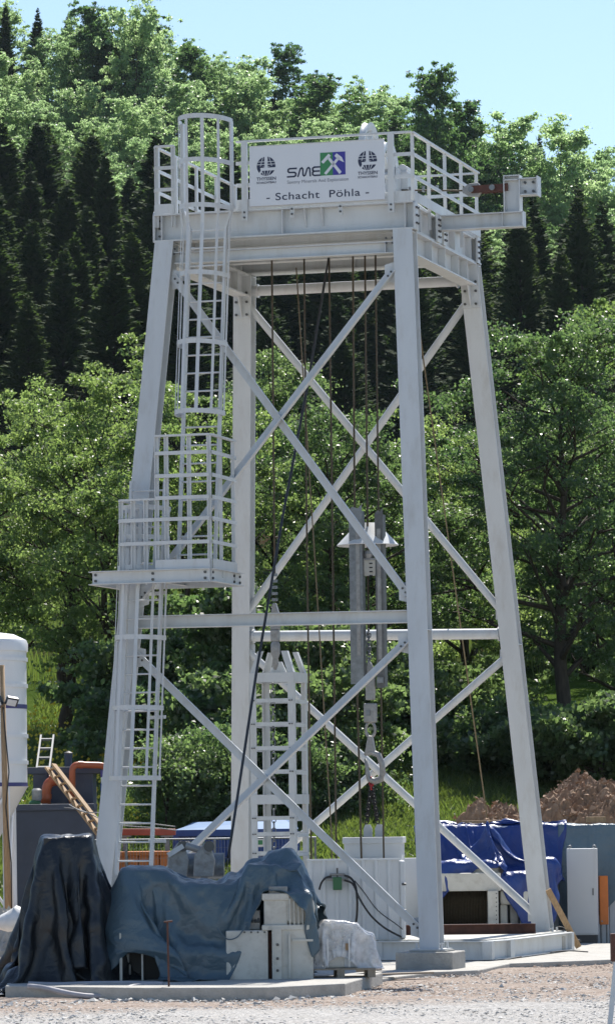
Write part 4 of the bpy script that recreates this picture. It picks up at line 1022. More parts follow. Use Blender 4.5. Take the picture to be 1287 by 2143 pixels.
q = MB(); q.plate([(-.14, 0, zc_), (.14, 0, zc_), (.06, 0, zc_ + .18), (-.06, 0, zc_ + .18)], (0, 1, 0), .05); q.build('lifting_lug', 'paint', gf_)
# rope socket above it
sk = empty('rope_socket', T(577, 1395, 0), YAW, 'grey wedge socket and swivel linking rope to white guide frame', 'rope socket')
ski = (Matrix.Translation(sk.location) @ Matrix.Rotation(YAW, 4, 'Z')).inverted()
def kz(py): return (ski @ T(577, py, 0)).z
q = MB(); q.lathe((0, 0, 0), [(.035, kz(1402)), (.06, kz(1390)), (.045, kz(1378)), (.075, kz(1368)), (.075, kz(1348)), (.05, kz(1342))], 12); q.build('swivel', 'steel_grey', sk, smooth='auto')
q = MB(); q.box((0, 0, (kz(1342) + kz(1318)) / 2), (.13, .12, kz(1318) - kz(1342))); q.build('swivel_body', 'steel_grey', sk, bevel=.015)
q = MB(); z0_, z1_ = kz(1318), kz(1262); q.plate([(-.075, 0, z0_), (.075, 0, z0_), (.085, 0, z0_ + .2), (.02, 0, z1_), (-.03, 0, z1_), (-.08, 0, z0_ + .15)], (0, 1, 0), .09); q.build('wedge_socket', 'steel_grey', sk, bevel=.015)
for k in range(5):
    z = kz(1255 - k * 13); MB().box((0, 0, z), (.085, .05, .045)).build('rope_clamp', 'galv', sk)
# ---- crosshead: two galvanised beams and a white cone
cxh = L(769, 1250, 0).x
czb = L(769, 1430, 0).z
ch_ = empty('crosshead', TM @ Vector((cxh, 0, czb)), YAW, 'galvanised crosshead of two upright channel beams with a white cone hood', 'crosshead')
def cl(px, py, yl=0): v = L(px, py, yl); return Vector((v.x - cxh, v.y, v.z - czb))
for (pa, pb, ya, yb_, yl) in ((733, 760, 1068, 1432, -.02), (787, 804, 1075, 1440, .08)):
    x0, x1 = cl(pa + 2, 1250, yl).x, cl(pb + 2, 1250, yl).x; z1, z0 = cl(pa, ya, yl).z, cl(pa, yb_, yl).z; w = x1 - x0
    m = MB(); m.box(((x0 + x1) / 2, yl - .085, (z0 + z1) / 2), (w, .012, z1 - z0))
    for x in (x0 + .006, x1 - .006): m.box((x, yl, (z0 + z1) / 2), (.012, .158, z1 - z0 - .04))
    m.plate([(x0, yl - .085, z1), (x1, yl - .085, z1), (x1, yl - .085, z1 + .08), (x1 - .06, yl - .085, z1 + .02), (x0 + .05, yl - .085, z1 + .05)], (0, 1, 0), .012)
    o = m.build('channel_beam', 'galv' if pa < 780 else 'steel_dark', ch_)
    MB().box((x1 - .07, yl - .096, (z0 + z1) / 2 + .1), (.06, .012, (z1 - z0) * .75)).build('wear_strip', 'steel_grey', o)
    if pa > 780: MB().box((x0 + .06, yl - .10, z0 + .12), (.10, .05, .09)).build('guide_shoe', 'galv', o)
hz0, hz1 = cl(768, 1141, .3).z, cl(768, 1092, 0).z; hx = cl(769, 1120, .3).x
m = MB(); m.lathe((hx, .3, 0), [(.155, hz1), (.49, hz0), (.485, hz0 - .01), (.15, hz1 - .01), (.155, hz1)], 40, cap=False); m.build('cone_hood', 'white_plain', ch_, smooth='auto')
MB().bar((hx - .05, .05, hz1 + .02), (hx - .10, -.06, hz0 + .1), .05, .03).build('seam_clamp', 'galv', ch_)
zc0, zc1 = cl(770, 1205, 0).z, cl(770, 1170, 0).z
m = MB(); m.box((cl(772, 1187, 0).x, .03, (zc0 + zc1) / 2), (.30, .06, zc1 - zc0)); m.build('cross_plate', 'paint_old', ch_)
m = MB(); zc = cl(770, 1160, 0).z; m.lathe((cl(770, 1160).x, .05, 0), [(.07, zc - .06), (.09, zc), (.07, zc + .06)], 14); m.box((cl(770, 1160).x, .05, zc - .08), (.34, .14, .03)); m.build('rope_clamp_block', 'steel_grey', ch_)
q = MB()
for k in range(4): q.box((cl(776, 1180).x, -.008, zc1 - .07 - k * .065), (.05, .012, .02))
q.build_each('slot', 'dark', ch_)
chain(T(771, 1318, .05), T(773, 1385, .05), .085, .06, .011, 'galv', 'short grey chain between the two crosshead beams')
# ---- hook
hk = empty('hoist_hook', T(775, 1640, .05), YAW, 'grey forged hoisting hook with swivel and wedge socket hanging from the rope', 'hook')
hki = (Matrix.Translation(hk.location) @ Matrix.Rotation(YAW, 4, 'Z')).inverted()
def hp(px, py, yl=.05): return hki @ T(px, py, yl)
q = MB(); q.plate([hp(770, 1378), hp(778, 1390), hp(786, 1415), hp(784, 1465), hp(766, 1465), hp(765, 1425), hp(768, 1395)], (0, 1, 0), .09); q.build('wedge_socket', 'steel_grey', hk, bevel=.015)
q = MB(); q.plate([hp(763, 1472), hp(787, 1472), hp(787, 1512), hp(763, 1512)], (0, 1, 0), .16); q.build('swivel_body', 'steel_grey', hk, bevel=.02)
MB().box(hp(773, 1492) + Vector((0, -.09, 0)), (.06, .03, .09)).build('data_plate', 'galv', hk)
q = MB(); c = hp(775, 1527); q.path([c + Vector((math.cos(a) * .075, 0, math.sin(a) * .12)) for a in np.linspace(0, 2 * math.pi, 17)[:-1]], .024, 8, closed=True); q.build('swivel_link', 'steel_grey', hk, smooth=True)
q = MB(); q.plate([hp(770, 1540), hp(780, 1540), hp(786, 1575), hp(764, 1575)], (0, 1, 0), .08); q.build('hook_eye', 'steel_grey', hk, bevel=.015)
pts = [hp(*p) for p in ((763, 1580), (766, 1577), (778, 1574), (792, 1580), (799, 1598), (801, 1618), (797, 1630), (784, 1635), (773, 1631), (769, 1618), (767, 1600), (764, 1588))]
MB().path(pts, .046, 10, taper=[.55, .8, 1.0, 1.05, 1.05, 1.1, 1.15, 1.2, 1.05, .8, .6, .45]).build('hook_bowl', 'steel_grey', hk, smooth=True)
chain(T(777, 1628, .05), T(777, 1650, .05), .09, .06, .012, 'chain_red', 'red coupling links at the top of the sling chain')
chain(T(776, 1650, .05), T(767, 1722, .3), .085, .055, .0115, 'chain_black', 'black sling chain from hook to the left lug of the white lid')
chain(T(779, 1650, .05), T(790, 1722, .3), .085, .055, .0115, 'chain_black', 'black sling chain from hook to the right lug of the white lid')
chain(T(571, 1430, .1), T(574, 1800, .1), .12, .06, .008, 'galv', 'thin galvanised chain hanging inside the white guide frame')

# ================================================================== CONCRETE, BASE FRAME
def slab(name, pix, z, label, zb=-.3):
    pts = [G(px, py, z) for px, py in pix]; m = MB(); m.hexa([Vector((p.x, p.y, zb)) for p in pts], [Vector((p.x, p.y, z)) for p in pts]); o = m.build(name, 'concrete', None, bevel=.015); o['kind'] = 'structure'; return o
slab('concrete_slab', [(12, 2063), (300, 2067), (560, 2066), (722, 2058), (800, 2035), (640, 1985), (60, 1990)], .16, '')
slab('shaft_pavement', [(700, 2052), (790, 2049), (905, 2034), (1000, 2030), (1066, 2016), (1330, 2006), (1330, 1975), (1000, 1968), (640, 1968)], .06, '')
ft = empty('concrete_footing', (0, 0, 0), 0, 'grey concrete block footing under the nearest headframe leg', 'footing')
c = TM @ lp(1, -1, ZB); ft.location = (c.x, c.y, 0); ft.rotation_euler = (0, 0, YAW)
MB().box((-.03, .02, .10), (.86, .78, .42)).build('block', 'concrete', ft, bevel=.015); MB().box((0, 0, .318), (.56, .52, .03)).build('grout_pad', 'concrete', ft)
for sx, sy, nm in ((-1, -1, 'grey concrete block footing under the leg that carries the ladders'), (-1, 1, 'grey concrete block footing under the rear left leg'), (1, 1, 'grey concrete block footing under the rear right leg')):
    o = copy_tree(ft); c = TM @ lp(sx, sy, ZB); o.location = (c.x, c.y, 0); o['label'] = nm
# base frame: girder ring round the shaft
FZ0, FZ1 = .07, .36
ring_px = [(600, 1985), (788, 2009), (1022, 2009), (1064, 2005), (1190, 1988)]
rp = [G(px, py, FZ0) for px, py in ring_px]
rp += [rp[-1] + Vector((-.9, 3.2, 0)), rp[0] + Vector((.2, 4.5, 0))]
bf = empty('base_frame', (rp[2].x, rp[2].y, FZ0), 0, 'low white girder frame round the shaft mouth behind the nearest leg', 'steel frame')
off_ = Vector((rp[2].x, rp[2].y, FZ0)); hgt = FZ1 - FZ0
for i in range(len(rp)):
    a, b = rp[i] - off_, rp[(i + 1) % len(rp)] - off_; up = Vector((0, 0, hgt / 2)); t = (b - a).normalized()
    o = MB().ibeam(a + up + t * .06, b + up - t * .06, .18, hgt, .016, .012).build('girder', 'paint', bf)
    MB().box(b + up, (.16, .14, hgt * .985), math.atan2(t.y, t.x)).build('corner_plate', 'paint', bf)
# cover sheet on the ring
m = MB(); cen = sum((p - off_ for p in rp), Vector()) / len(rp)
m.hexa([(p - off_) * .97 + cen * .03 + Vector((0, 0, hgt + .002)) for p in rp], [(p - off_) * .97 + cen * .03 + Vector((0, 0, hgt + .02)) for p in rp]); m.build('cover_plate', 'paint_old', bf)
yb0 = G(900, 1957, FZ1 + .02).y
a, b = P(838, 1947, yb0 + .2), P(1120, 1944, yb0 + .2); a.z = b.z = FZ1 + .02 + .08
q = MB().ibeam(a, b, .16, .16, .016, .012); o = q.build('rail_beam', 'rust_beam'); tag(o, 'rusty brown steel beam lying across the base frame', 'beam')
# ---- corrugated enclosure with valve box and hoses
Ye = -.4
zE0, zE1 = FZ1 + .02, P(740, 1801, Ye).z
x0, x1 = P(645, 1880, Ye).x, P(836, 1880, Ye).x
en = empty('shaft_enclosure', (x0, Ye, zE0), 0, 'white ribbed sheet-metal enclosure over the shaft with a flat top edge', 'enclosure')
W_ = x1 - x0; HE = zE1 - zE0; npn = 7; pw = W_ / npn
first = None
for i in range(npn):
    if first is None:
        m = MB(); pts = [(0, 0), (.03, -.035), (.06, -.035), (.09, 0), (pw - .001, 0)]
        m.strip([(a, b, HE / 2) for a, b in pts], HE, .004, (0, 0, 1)); first = m.build('ribbed_panel', 'white_plain', en); o = first
    else: o = share(first, (i * pw, 0, 0), en)
MB().box((W_ / 2, .02, HE + .015), (W_ + .04, .12, .03)).build('top_trim', 'white_plain', en)
m = MB(); m.box((W_ + .05, .5, HE / 2), (.08, 1.1, HE * .98)); m.build('end_panel', 'white_plain', en, bevel=.02); MB().box((W_ / 2, 1.06, HE / 2), (W_, .03, HE)).build('back_panel', 'white_plain', en); MB().box((0, .5, HE / 2), (.03, 1.0, HE)).build('end_panel', 'white_plain', en)
for py in (1850, 1905): MB().tube(P(843, py, Ye) - Vector((x0, Ye, zE0)) + Vector((-.02, -.1, 0)), P(849, py, Ye) - Vector((x0, Ye, zE0)) + Vector((0, -.1, 0)), .018, 8).build('latch', 'bolt', en)
vb = P(706, 1849, Ye - .1); o = empty('valve_box', vb, 0, 'small green valve box with two outlets on the ribbed enclosure', 'valve')
MB().box((0, .02, 0), (.14, .12, .20)).build('body', 'green_paint', o, bevel=.008); MB().tube((-.16, .02, .07), (.17, .02, .07), .022, 8).build('cross_pipe', 'steel_grey', o); MB().tube((0, .02, .1), (0, .02, .24), .014, 8).build('handle', 'bolt', o); MB().tube((-.12, .02, .14), (.12, .02, .14), .018, 8).build('cross_pipe', 'steel_grey', o)
def hose(pix, Y, r, m, label, name='hose', cat='hose'):
    pts = [P(px, py, Y + dy) for px, py, dy in pix]; sm = []
    for i in range(len(pts) - 1):
        p0, p1, p2, p3 = pts[max(i - 1, 0)], pts[i], pts[i + 1], pts[min(i + 2, len(pts) - 1)]
        for k in range(6):
            t = k / 6; sm.append(.5 * ((2 * p1) + (p2 - p0) * t + (2 * p0 - 5 * p1 + 4 * p2 - p3) * t * t + (3 * p1 - p0 - 3 * p2 + p3) * t ** 3))
    sm.append(pts[-1]); return tag(MB().path(sm, r, 8).build(name, m, None, smooth=True), label, cat)
hose([(694, 1834, 0), (682, 1837, 0), (673, 1847, 0), (668, 1862, 0)], Ye - .1, .016, 'black_rubber', 'short black hose leaving the valve box towards the tarpaulin')
hose([(720, 1832, 0), (733, 1837, 0), (743, 1852, -.05), (747, 1880, -.1), (747, 1910, -.05), (744, 1936, 0)], Ye - .12, .018, 'black_rubber', 'thick black hose arching steeply down from the valve box')
hose([(720, 1842, 0), (738, 1850, 0), (752, 1880, -.1), (775, 1915, -.1), (805, 1942, -.05), (840, 1961, 0)], Ye - .16, .016, 'black_rubber', 'black hose sweeping down across the ribbed enclosure')
hose([(742, 1843, 0), (762, 1868, 0), (790, 1905, 0), (830, 1935, 0), (842, 1945, 0)], Ye - .08, .008, 'black_rubber', 'thin black cable dangling across the ribbed enclosure', 'cable', 'cable')
# ---- white lid/box above the enclosure
Yb = .75
bxm = P(780, 1790, Yb); zb0, zb1 = P(780, 1850, Yb).z, P(780, 1752, Yb).z
bw = 126 / S(Yb)
lid = empty('slung_box', (bxm.x, Yb, zb0), YAW * .3, 'pale grey steel box with two lifting lugs slung from the hook', 'box')
MB().box((0, .4, (zb1 - zb0) / 2), (bw * .95, .8, zb1 - zb0)).build('body', 'white_plain', lid, bevel=.01); MB().box((0, .4, zb1 - zb0 - .05), (bw, .86, .10)).build('rim', 'white_plain', lid, bevel=.008)
MB().box((-.15, -.01, (zb1 - zb0) * .66), (.012, .012, (zb1 - zb0) * .6)).build('seam', 'paint', lid)
for px in (766, 790):
    c = P(px, 1745, Yb + .35); m = MB(); x = c.x - bxm.x
    m.plate([(x - .07, .35, zb1 - zb0), (x + .07, .35, zb1 - zb0), (x + .07, .35, zb1 - zb0 + .13), (x + .04, .35, zb1 - zb0 + .20), (x - .04, .35, zb1 - zb0 + .20), (x - .07, .35, zb1 - zb0 + .13)], (0, 1, 0), .05); m.build('lifting_lug', 'white_plain', lid)
# ================================================================== TARPAULINS (draped by a small cloth simulation)
def drape(pos, boxes, steps=260, pins=None, floor=0.0, g=0.0016, fric=0.6, seed=1, slack=1.0, iters=9):
    """pos (ny,nx,3): flat starting sheet, its own spacing is the rest length. boxes: (centre, half, rz)"""
    rng = np.random.default_rng(seed); x = pos.copy(); ny, nx, _ = x.shape
    x += rng.normal(size=x.shape) * 0.005; prev = x.copy()
    C = []
    for di, dj, st in ((0, 1, 1.0), (1, 0, 1.0), (1, 1, .35), (1, -1, .35), (0, 2, .10), (2, 0, .10)):
        for par in (0, 1):
            i0, j0 = 0, max(0, -dj)
            if di and not (di == 2): ia, ja = slice(par, ny - di, 2), slice(j0, nx - max(dj, 0)); ib, jb = slice(par + di, ny, 2), slice(j0 + dj, nx - max(dj, 0) + dj)
            elif di == 2: ia, ja = slice(par, ny - 2, 4), slice(0, nx); ib, jb = slice(par + 2, ny, 4), slice(0, nx)
            elif dj == 2: ia, ja = slice(0, ny), slice(par, nx - 2, 4); ib, jb = slice(0, ny), slice(par + 2, nx, 4)
            else: ia, ja = slice(0, ny), slice(par, nx - 1, 2); ib, jb = slice(0, ny), slice(par + 1, nx, 2)
            A, B = pos[ia, ja], pos[ib, jb]
            C.append((ia, ja, ib, jb, st, np.sqrt(((A - B) ** 2).sum(-1)) * slack))
    X = x.reshape(-1, 3); PV = prev.reshape(-1, 3)
    pin_i = np.array(list(pins.keys()), int) if pins else None; pin_p = np.array(list(pins.values())) if pins else None
    for s_ in range(steps):
        v = np.clip((X - PV) * 0.975, -.03, .03); PV[:] = X; X += v; X[:, 2] -= g
        for it in range(iters):
            for ia, ja, ib, jb, st, r in C:
                A, B = x[ia, ja], x[ib, jb]; d = B - A; l = np.sqrt((d * d).sum(-1)) + 1e-9; c = (l - r) / l * (0.5 * st)
                if st < 0.2: c = np.minimum(c, 0)
                d *= c[..., None]; A += d; B -= d
            if pin_i is not None: X[pin_i] = pin_p
            if it % 3 == 2:
                for c, h, rz in boxes:
                    co, si = math.cos(rz), math.sin(rz); q = X - np.asarray(c); lx = q[:, 0] * co + q[:, 1] * si; ly = -q[:, 0] * si + q[:, 1] * co; lz = q[:, 2]
                    px_, py_, pz_ = h[0] + .025 - np.abs(lx), h[1] + .025 - np.abs(ly), h[2] + .025 - lz
                    ins = np.nonzero((px_ > 0) & (py_ > 0) & (pz_ > 0) & (lz > -h[2] - .02))[0]
                    if len(ins) == 0: continue
                    above = PV[ins, 2] - c[2] > h[2] - .03
                    k = np.argmin(np.stack([px_[ins], py_[ins], np.where(above, -1, pz_[ins])], 1), 1)
                    sx = np.where(lx[ins] >= 0, 1, -1) * px_[ins] * (k == 0); sy = np.where(ly[ins] >= 0, 1, -1) * py_[ins] * (k == 1)
                    X[ins, 0] += sx * co - sy * si; X[ins, 1] += sx * si + sy * co; X[ins, 2] += pz_[ins] * (k == 2)
                    PV[ins] += (X[ins] - PV[ins]) * fric
                lo = X[:, 2] < floor + .012
                X[lo, 2] = floor + .012; PV[lo] += (X[lo] - PV[lo]) * fric
    return x
from mathutils import noise as mn
def crumple(X, amp, seed):
    n = np.cross(np.gradient(X, axis=1), np.gradient(X, axis=0)); n /= np.linalg.norm(n, axis=-1, keepdims=True) + 1e-9
    ny, nx, _ = X.shape; D = np.zeros((ny, nx)); o = Vector((seed * 3.7, seed * 1.9, seed))
    for j in range(ny):
        for i in range(nx):
            p = Vector(X[j, i]); q = Vector((p.x, p.y, p.z * .55))
            D[j, i] = 1.0 * abs(mn.noise(q * 1.7 + o)) + .55 * abs(mn.noise(q * 3.9 - o)) + .28 * abs(mn.noise(p * 8.5 + o))
    return X - n * ((D - D.mean()) * amp)[..., None]
def sheet(name, X, m, label, thick=0.006, keep=None, crease=0.12):
    if crease: X = crumple(X, crease, len(bpy.data.objects) % 17)
    ny, nx, _ = X.shape; vv = X.reshape(-1, 3)
    ff = [(j * nx + i, j * nx + i + 1, (j + 1) * nx + i + 1, (j + 1) * nx + i) for j in range(ny - 1) for i in range(nx - 1) if keep is None or keep(j, i)]
    c = vv.mean(0); c[2] = vv[:, 2].min()
    me = bpy.data.meshes.new(name); me.from_pydata((vv - c).tolist(), [], ff); me.update(); me.shade_smooth(); me.materials.append(MATS[m])
    o = bpy.data.objects.new(name, me); COL.objects.link(o); o.location = c
    sb = o.modifiers.new('subsurf', 'SUBSURF'); sb.levels = 1; sb.render_levels = 1
    sd = o.modifiers.new('solid', 'SOLIDIFY'); sd.thickness = thick
    return tag(o, label, 'tarpaulin')
def grid(cx, cy, z, w, d, nx, ny, rz=0.0):
    u = np.linspace(-w / 2, w / 2, nx); v = np.linspace(-d / 2, d / 2, ny); U, V_ = np.meshgrid(u, v)
    co, si = math.cos(rz), math.sin(rz)
    return np.stack([cx + U * co - V_ * si, cy + U * si + V_ * co, np.full_like(U, z)], -1)
def pbox(pa, pb, ytop, Y0, Y1, zb, rz=0.0):            # box between pixel columns, top at a pixel row (front face at Y0)
    a, b = P(pa, ytop, Y0), P(pb, ytop, Y0); zt = (a.z + b.z) / 2
    return ((np.array([(a.x + b.x) / 2, (Y0 + Y1) / 2, (zt + zb) / 2])), np.array([(b.x - a.x) / 2, (Y1 - Y0) / 2, (zt - zb) / 2]), rz)
ZS = .16
# ---- black tarp over an upright machine
Yk = -9.9
k1 = pbox(84, 190, 1752, Yk + .1, Yk + .85, ZS, .10); k2 = pbox(74, 206, 1905, Yk + .0, Yk + 1.0, ZS, .10); k3 = pbox(46, 100, 1800, Yk + .3, Yk + .42, 1.75, .1); k4 = pbox(10, 200, 2035, Yk - .1, Yk + 1.1, ZS, .1)
k5 = pbox(185, 212, 1870, Yk + .5, Yk + .9, ZS, .1)
cm = empty('covered_machine', (k1[0][0], k1[0][1], ZS), .10, 'upright machine wholly hidden under the black tarpaulin', 'machine')
for c_, h_, nm in ((k1[0], k1[1], 'column'), (k2[0], k2[1], 'housing')):
    MB().box((c_[0] - k1[0][0], c_[1] - k1[0][1], c_[2] - ZS), (h_[0] * 1.9, h_[1] * 1.9, h_[2] * 1.97)).build(nm, 'dark', cm)
bk = [k1, k2, k3, k4, k5]
X = drape(grid(k1[0][0] - .05, k1[0][1], k1[0][2] + k1[1][2] + .06, 4.5, 4.1, 68, 62, .25), bk, 420, floor=ZS - .15, seed=3, slack=1.02)
sheet('tarpaulin', X, 'tarp_black', 'glossy black tarpaulin draped over an upright machine beside the silo')
# ---- slate tarp over the long winch
Yw = -10.0
w9 = pbox(205, 262, 1935, Yw + .4, Yw + 1.2, ZS); w1 = pbox(258, 345, 1822, Yw + .35, Yw + 1.5, ZS); w2 = pbox(345, 480, 1852, Yw + .3, Yw + 1.5, ZS); w3 = pbox(522, 628, 1812, Yw + .35, Yw + 1.3, ZS); w4 = pbox(560, 610, 1783, Yw + .75, Yw + .95, ZS); w5 = pbox(480, 522, 1835, Yw + .5, Yw + 1.4, ZS)
w6 = pbox(628, 672, 1900, Yw + .5, Yw + 1.1, ZS); w7 = pbox(285, 475, 1990, Yw + .1, Yw + 1.5, ZS); w8 = pbox(552, 645, 1868, Yw + .12, Yw + .9, ZS)
nx, ny = 92, 60
xa, xb = P(160, 1850, Yw + .8).x, P(712, 1850, Yw + .8).x
u = np.linspace(0, 1, nx); base = grid(0, 0, 2.35, 1, 1, nx, ny)
hem = np.interp(u, [0, .08, .185, .21, .38, .52, .64, .80, .90, 1.0], [.30, .40, .48, 1.45, 1.80, 1.45, .62, .52, .75, 1.0])
for i in range(nx):
    x_ = xa - .25 + (xb - xa + .5) * u[i]
    for j in range(ny):
        v_ = j / (ny - 1); y_ = Yw + .75 - (.45 + hem[i]) + (.45 + hem[i] + 1.6) * v_
        base[j, i] = (x_, y_, 2.2)
X = drape(base, [w1, w2, w3, w4, w5, w6, w7, w8, w9], 420, floor=ZS, seed=5, slack=1.07)
sheet('tarpaulin', X, 'tarp_slate', 'slate blue tarpaulin slung over the long winch on the concrete slab', crease=.17)
# ---- the winch under it
wm = empty('hoist_winch', (P(450, 2040, Yw + .5).x, Yw + .5, ZS), 0, 'old white winch gearbox and base boxes showing under the slate tarpaulin', 'winch'); wo = Vector(wm.location)
def wbox(pa, pb, ya, yb_, Y0, Y1, nm, m='paint_old', par=None, bev=.012):
    a, b = P(pa, ya, Y0), P(pb, yb_, Y0)
    o = MB().box(Vector(((a.x + b.x) / 2, (Y0 + Y1) / 2, (a.z + b.z) / 2)) - wo, (abs(b.x - a.x), Y1 - Y0, abs(a.z - b.z))).build(nm, m, par or wm, bevel=bev); return o
b1 = wbox(473, 562, 1948, 2052, Yw + .10, Yw + 1.2, 'base_box'); wbox(562, 569, 1950, 2052, Yw + .2, Yw + 1.0, 'gap_plate', 'rust_beam'); b2 = wbox(569, 656, 1942, 2051, Yw + .10, Yw + 1.2, 'base_box')
for px in (575, 606): wbox(px - 2, px + 3, 1955, 2047, Yw + .05, Yw + .1, 'rib', par=b2, bev=0)
wbox(569, 590, 1943, 2050, Yw + .06, Yw + .1, 'rib', par=b2, bev=0); wbox(612, 655, 1966, 1970, Yw + .06, Yw + .1, 'rib', par=b2, bev=0)
bs = MB()
for py in (1977, 2006, 2031): p = P(581, py, Yw + .06) - wo; bolt(bs, p, (0, -1, 0), .02, .02)
for px in range(512, 560, 14): p = P(px, 1951, Yw + .1) - wo; bolt(bs, p, (0, -1, 0), .014, .02)
bs.build('bolts', 'bolt', wm)['kind'] = 'stuff'
gb = wbox(552, 602, 1878, 1938, Yw + .14, Yw + .8, 'gearbox', bev=.02); wbox(548, 606, 1870, 1884, Yw + .12, Yw + .8, 'gearbox_lid', par=gb); wbox(562, 602, 1855, 1871, Yw + .2, Yw + .7, 'filler_cap', 'steel_grey', par=gb)
for k in range(5):
    px = 605 + k * 9; a, b = P(px, 1940, Yw + .13), P(px + 6, 1872 + 2 * k, Yw + .13); wbox(px, px + 4, 1880 - 4 * (k % 2), 1939, Yw + .10, Yw + .75, 'cooling_rib', par=gb, bev=.01)
m = MB(); c = P(622, 1900, Yw + .5) - wo; m.lathe((c.x, c.y, c.z), [(.20, -.35), (.24, -.3), (.24, .28), (.18, .34)], 20, 'Y'); m.build('motor_housing', 'paint_old', gb, smooth='auto')
wbox(548, 652, 1936, 1946, Yw + .08, Yw + 1.0, 'bed_plate'); wbox(520, 545, 1905, 1946, Yw + .3, Yw + .6, 'coupling_block', 'steel_grey')
for k in range(4): p = P(523 + 6 * k, 1930, Yw + .28) - wo; MB().tube(p, p + Vector((0, .1, .12 + .03 * (k % 2))), .018, 8).build('hydraulic_fitting', 'galv', wm)
wbox(250, 292, 1950, 1990, Yw + .12, Yw + .18, 'bracket_plate'); wbox(250, 257, 1952, 2056, Yw + .10, Yw + .16, 'bracket_leg'); wbox(296, 301, 1990, 2056, Yw + .14, Yw + .2, 'bracket_leg'); wbox(258, 300, 1988, 2052, Yw + .5, Yw + .9, 'inner_housing', 'dark'); wbox(264, 272, 1995, 2015, Yw + .4, Yw + .5, 'hydraulic_fitting', 'galv'); wbox(270, 275, 2018, 2040, Yw + .4, Yw + .5, 'hydraulic_fitting', 'steel_grey')
wbox(200, 240, 2000, 2046, Yw + .5, Yw + 1.0, 'skid_box', 'dark'); wbox(285, 470, 1900, 2050, Yw + .6, Yw + 1.4, 'drum_housing', 'dark')
hose([(455, 1942, 0), (475, 1965, -.02), (495, 1962, -.02), (508, 1948, 0), (516, 1935, .02)], Yw + .08, .008, 'tarp_slate', 'thin blue hose looping in front of the winch base', 'thin_hose')
# ---- bearing brackets standing behind the tarp
Ya = -6.5
ba = empty('rope_pulley_bracket', (P(400, 1830, Ya).x, Ya, 0), 0, 'grey steel bracket arms and rod standing behind the slate tarpaulin', 'bracket'); bo = Vector(ba.location)
def bp(px, py, dy=0.0): return P(px, py, Ya + dy) - bo
for dx, dy in ((0, 0), (55, -.1)):
    m = MB(); m.plate([bp(350 + dx, 1835, dy), bp(392 + dx, 1835, dy), bp(396 + dx, 1800, dy), bp(386 + dx, 1768, dy), bp(374 + dx, 1762, dy), bp(352 + dx, 1790, dy)], (0, 1, 0), .10); o = m.build('side_plate', 'steel_grey', ba, bevel=.015)
    c = bp(383 + dx, 1771, dy - .08); MB().tube(c, c + Vector((0, .2, 0)), .075, 16).build('bearing', 'bolt', o, smooth='auto')
MB().bar(bp(352, 1790, -.08), bp(384, 1770, -.08), .06, .07).build('arm', 'paint', ba); MB().tube(bp(390, 1770, -.05), bp(440, 1785, -.12), .05, 12).build('tie_rod', 'steel_grey', ba, smooth='auto')
m = MB(); c = bp(425, 1812, .3); m.lathe((c.x, c.y, c.z), [(.18, -.3), (.18, .3)], 20, 'X'); m.build('pulley', 'galv', ba, smooth='auto')
for px, dy in ((372, 0), (428, -.1)): q = P(px, 1800, Ya + dy) - bo; MB().box((q.x, dy + .02, q.z / 2), (.10, .09, q.z)).build('column', 'steel_grey', ba)
# ---- pallet with wrapped load
Yp = -9.8
pl = empty('pallet', (P(710, 2040, Yp).x, Yp + .4, ZS), .06, 'dark wooden pallet under the plastic-wrapped load', 'pallet')
hw_ = 72 / S(Yp)
first = None
for k in range(3): MB().box((-hw_ + .05 + k * (hw_ - .05), 0, .05), (.10, .75, .10)).build('block', 'wood_grey', pl)
for k in range(5): MB().box((0, -.33 + k * .165, .112), (hw_ * 2, .10, .022)).build('board', 'wood_grey', pl)
ld = empty('wrapped_load', (P(710, 2020, Yp).x, Yp + .4, ZS + .125), .06, 'machine parts wrapped in clear crinkled plastic on the pallet', 'load')
for (x, y, w, d, h, m_) in ((-.34, 0, .22, .4, .40, 'dark'), (-.07, .02, .26, .5, .60, 'paint_old'), (.14, 0, .18, .45, .57, 'white_plain'), (.34, 0, .20, .4, .42, 'paint_old')): MB().box((x, y, h / 2), (w, d, h)).build('machine_part', m_, ld, bevel=.02)
MB().box((.13, -.26, .28), (.12, .02, .09)).build('label_patch', 'cardboard', ld)
bx_ = [(np.array([ld.location.x + x, ld.location.y + y, ld.location.z + h / 2]), np.array([w / 2, d / 2, h / 2]), 0) for (x, y, w, d, h) in ((-.34, 0, .22, .4, .40), (-.07, .02, .26, .5, .60), (.14, 0, .18, .45, .57), (.34, 0, .20, .4, .42))]
X = drape(grid(ld.location.x, ld.location.y, ld.location.z + .58, 1.72, 1.38, 46, 40, .06), bx_, 160, floor=ZS + .10, seed=8)
film = sheet('film', X, 'plastic_film', None, .002, crease=.05)
for k in ('category', 'label'): 
    if k in film: del film[k]
film.name = 'plastic_wrap'; film.parent = ld; film.location = Matrix.Rotation(-.06, 3, 'Z') @ (Vector(film.location) - Vector(ld.location)); film.rotation_euler = (0, 0, -.06)
for px in (683, 728): c = P(px, 1985, Yp) - Vector(ld.location); MB().box((c.x, -.30, .2), (.02, .012, .38)).build('strap', 'bag_white', ld)
m = MB(); c = P(722, 1940, Yp + .3)
m.path([P(702, 1948, Yp + .3), P(716, 1938, Yp + .3), P(726, 1944, Yp + .3), P(742, 1936, Yp + .3)], .05, 7, taper=[.4, 1, .9, .5]); tag(m.build('rag', 'red_paint', None, smooth=True), 'reddish rag lying on top of the wrapped load', 'rag')
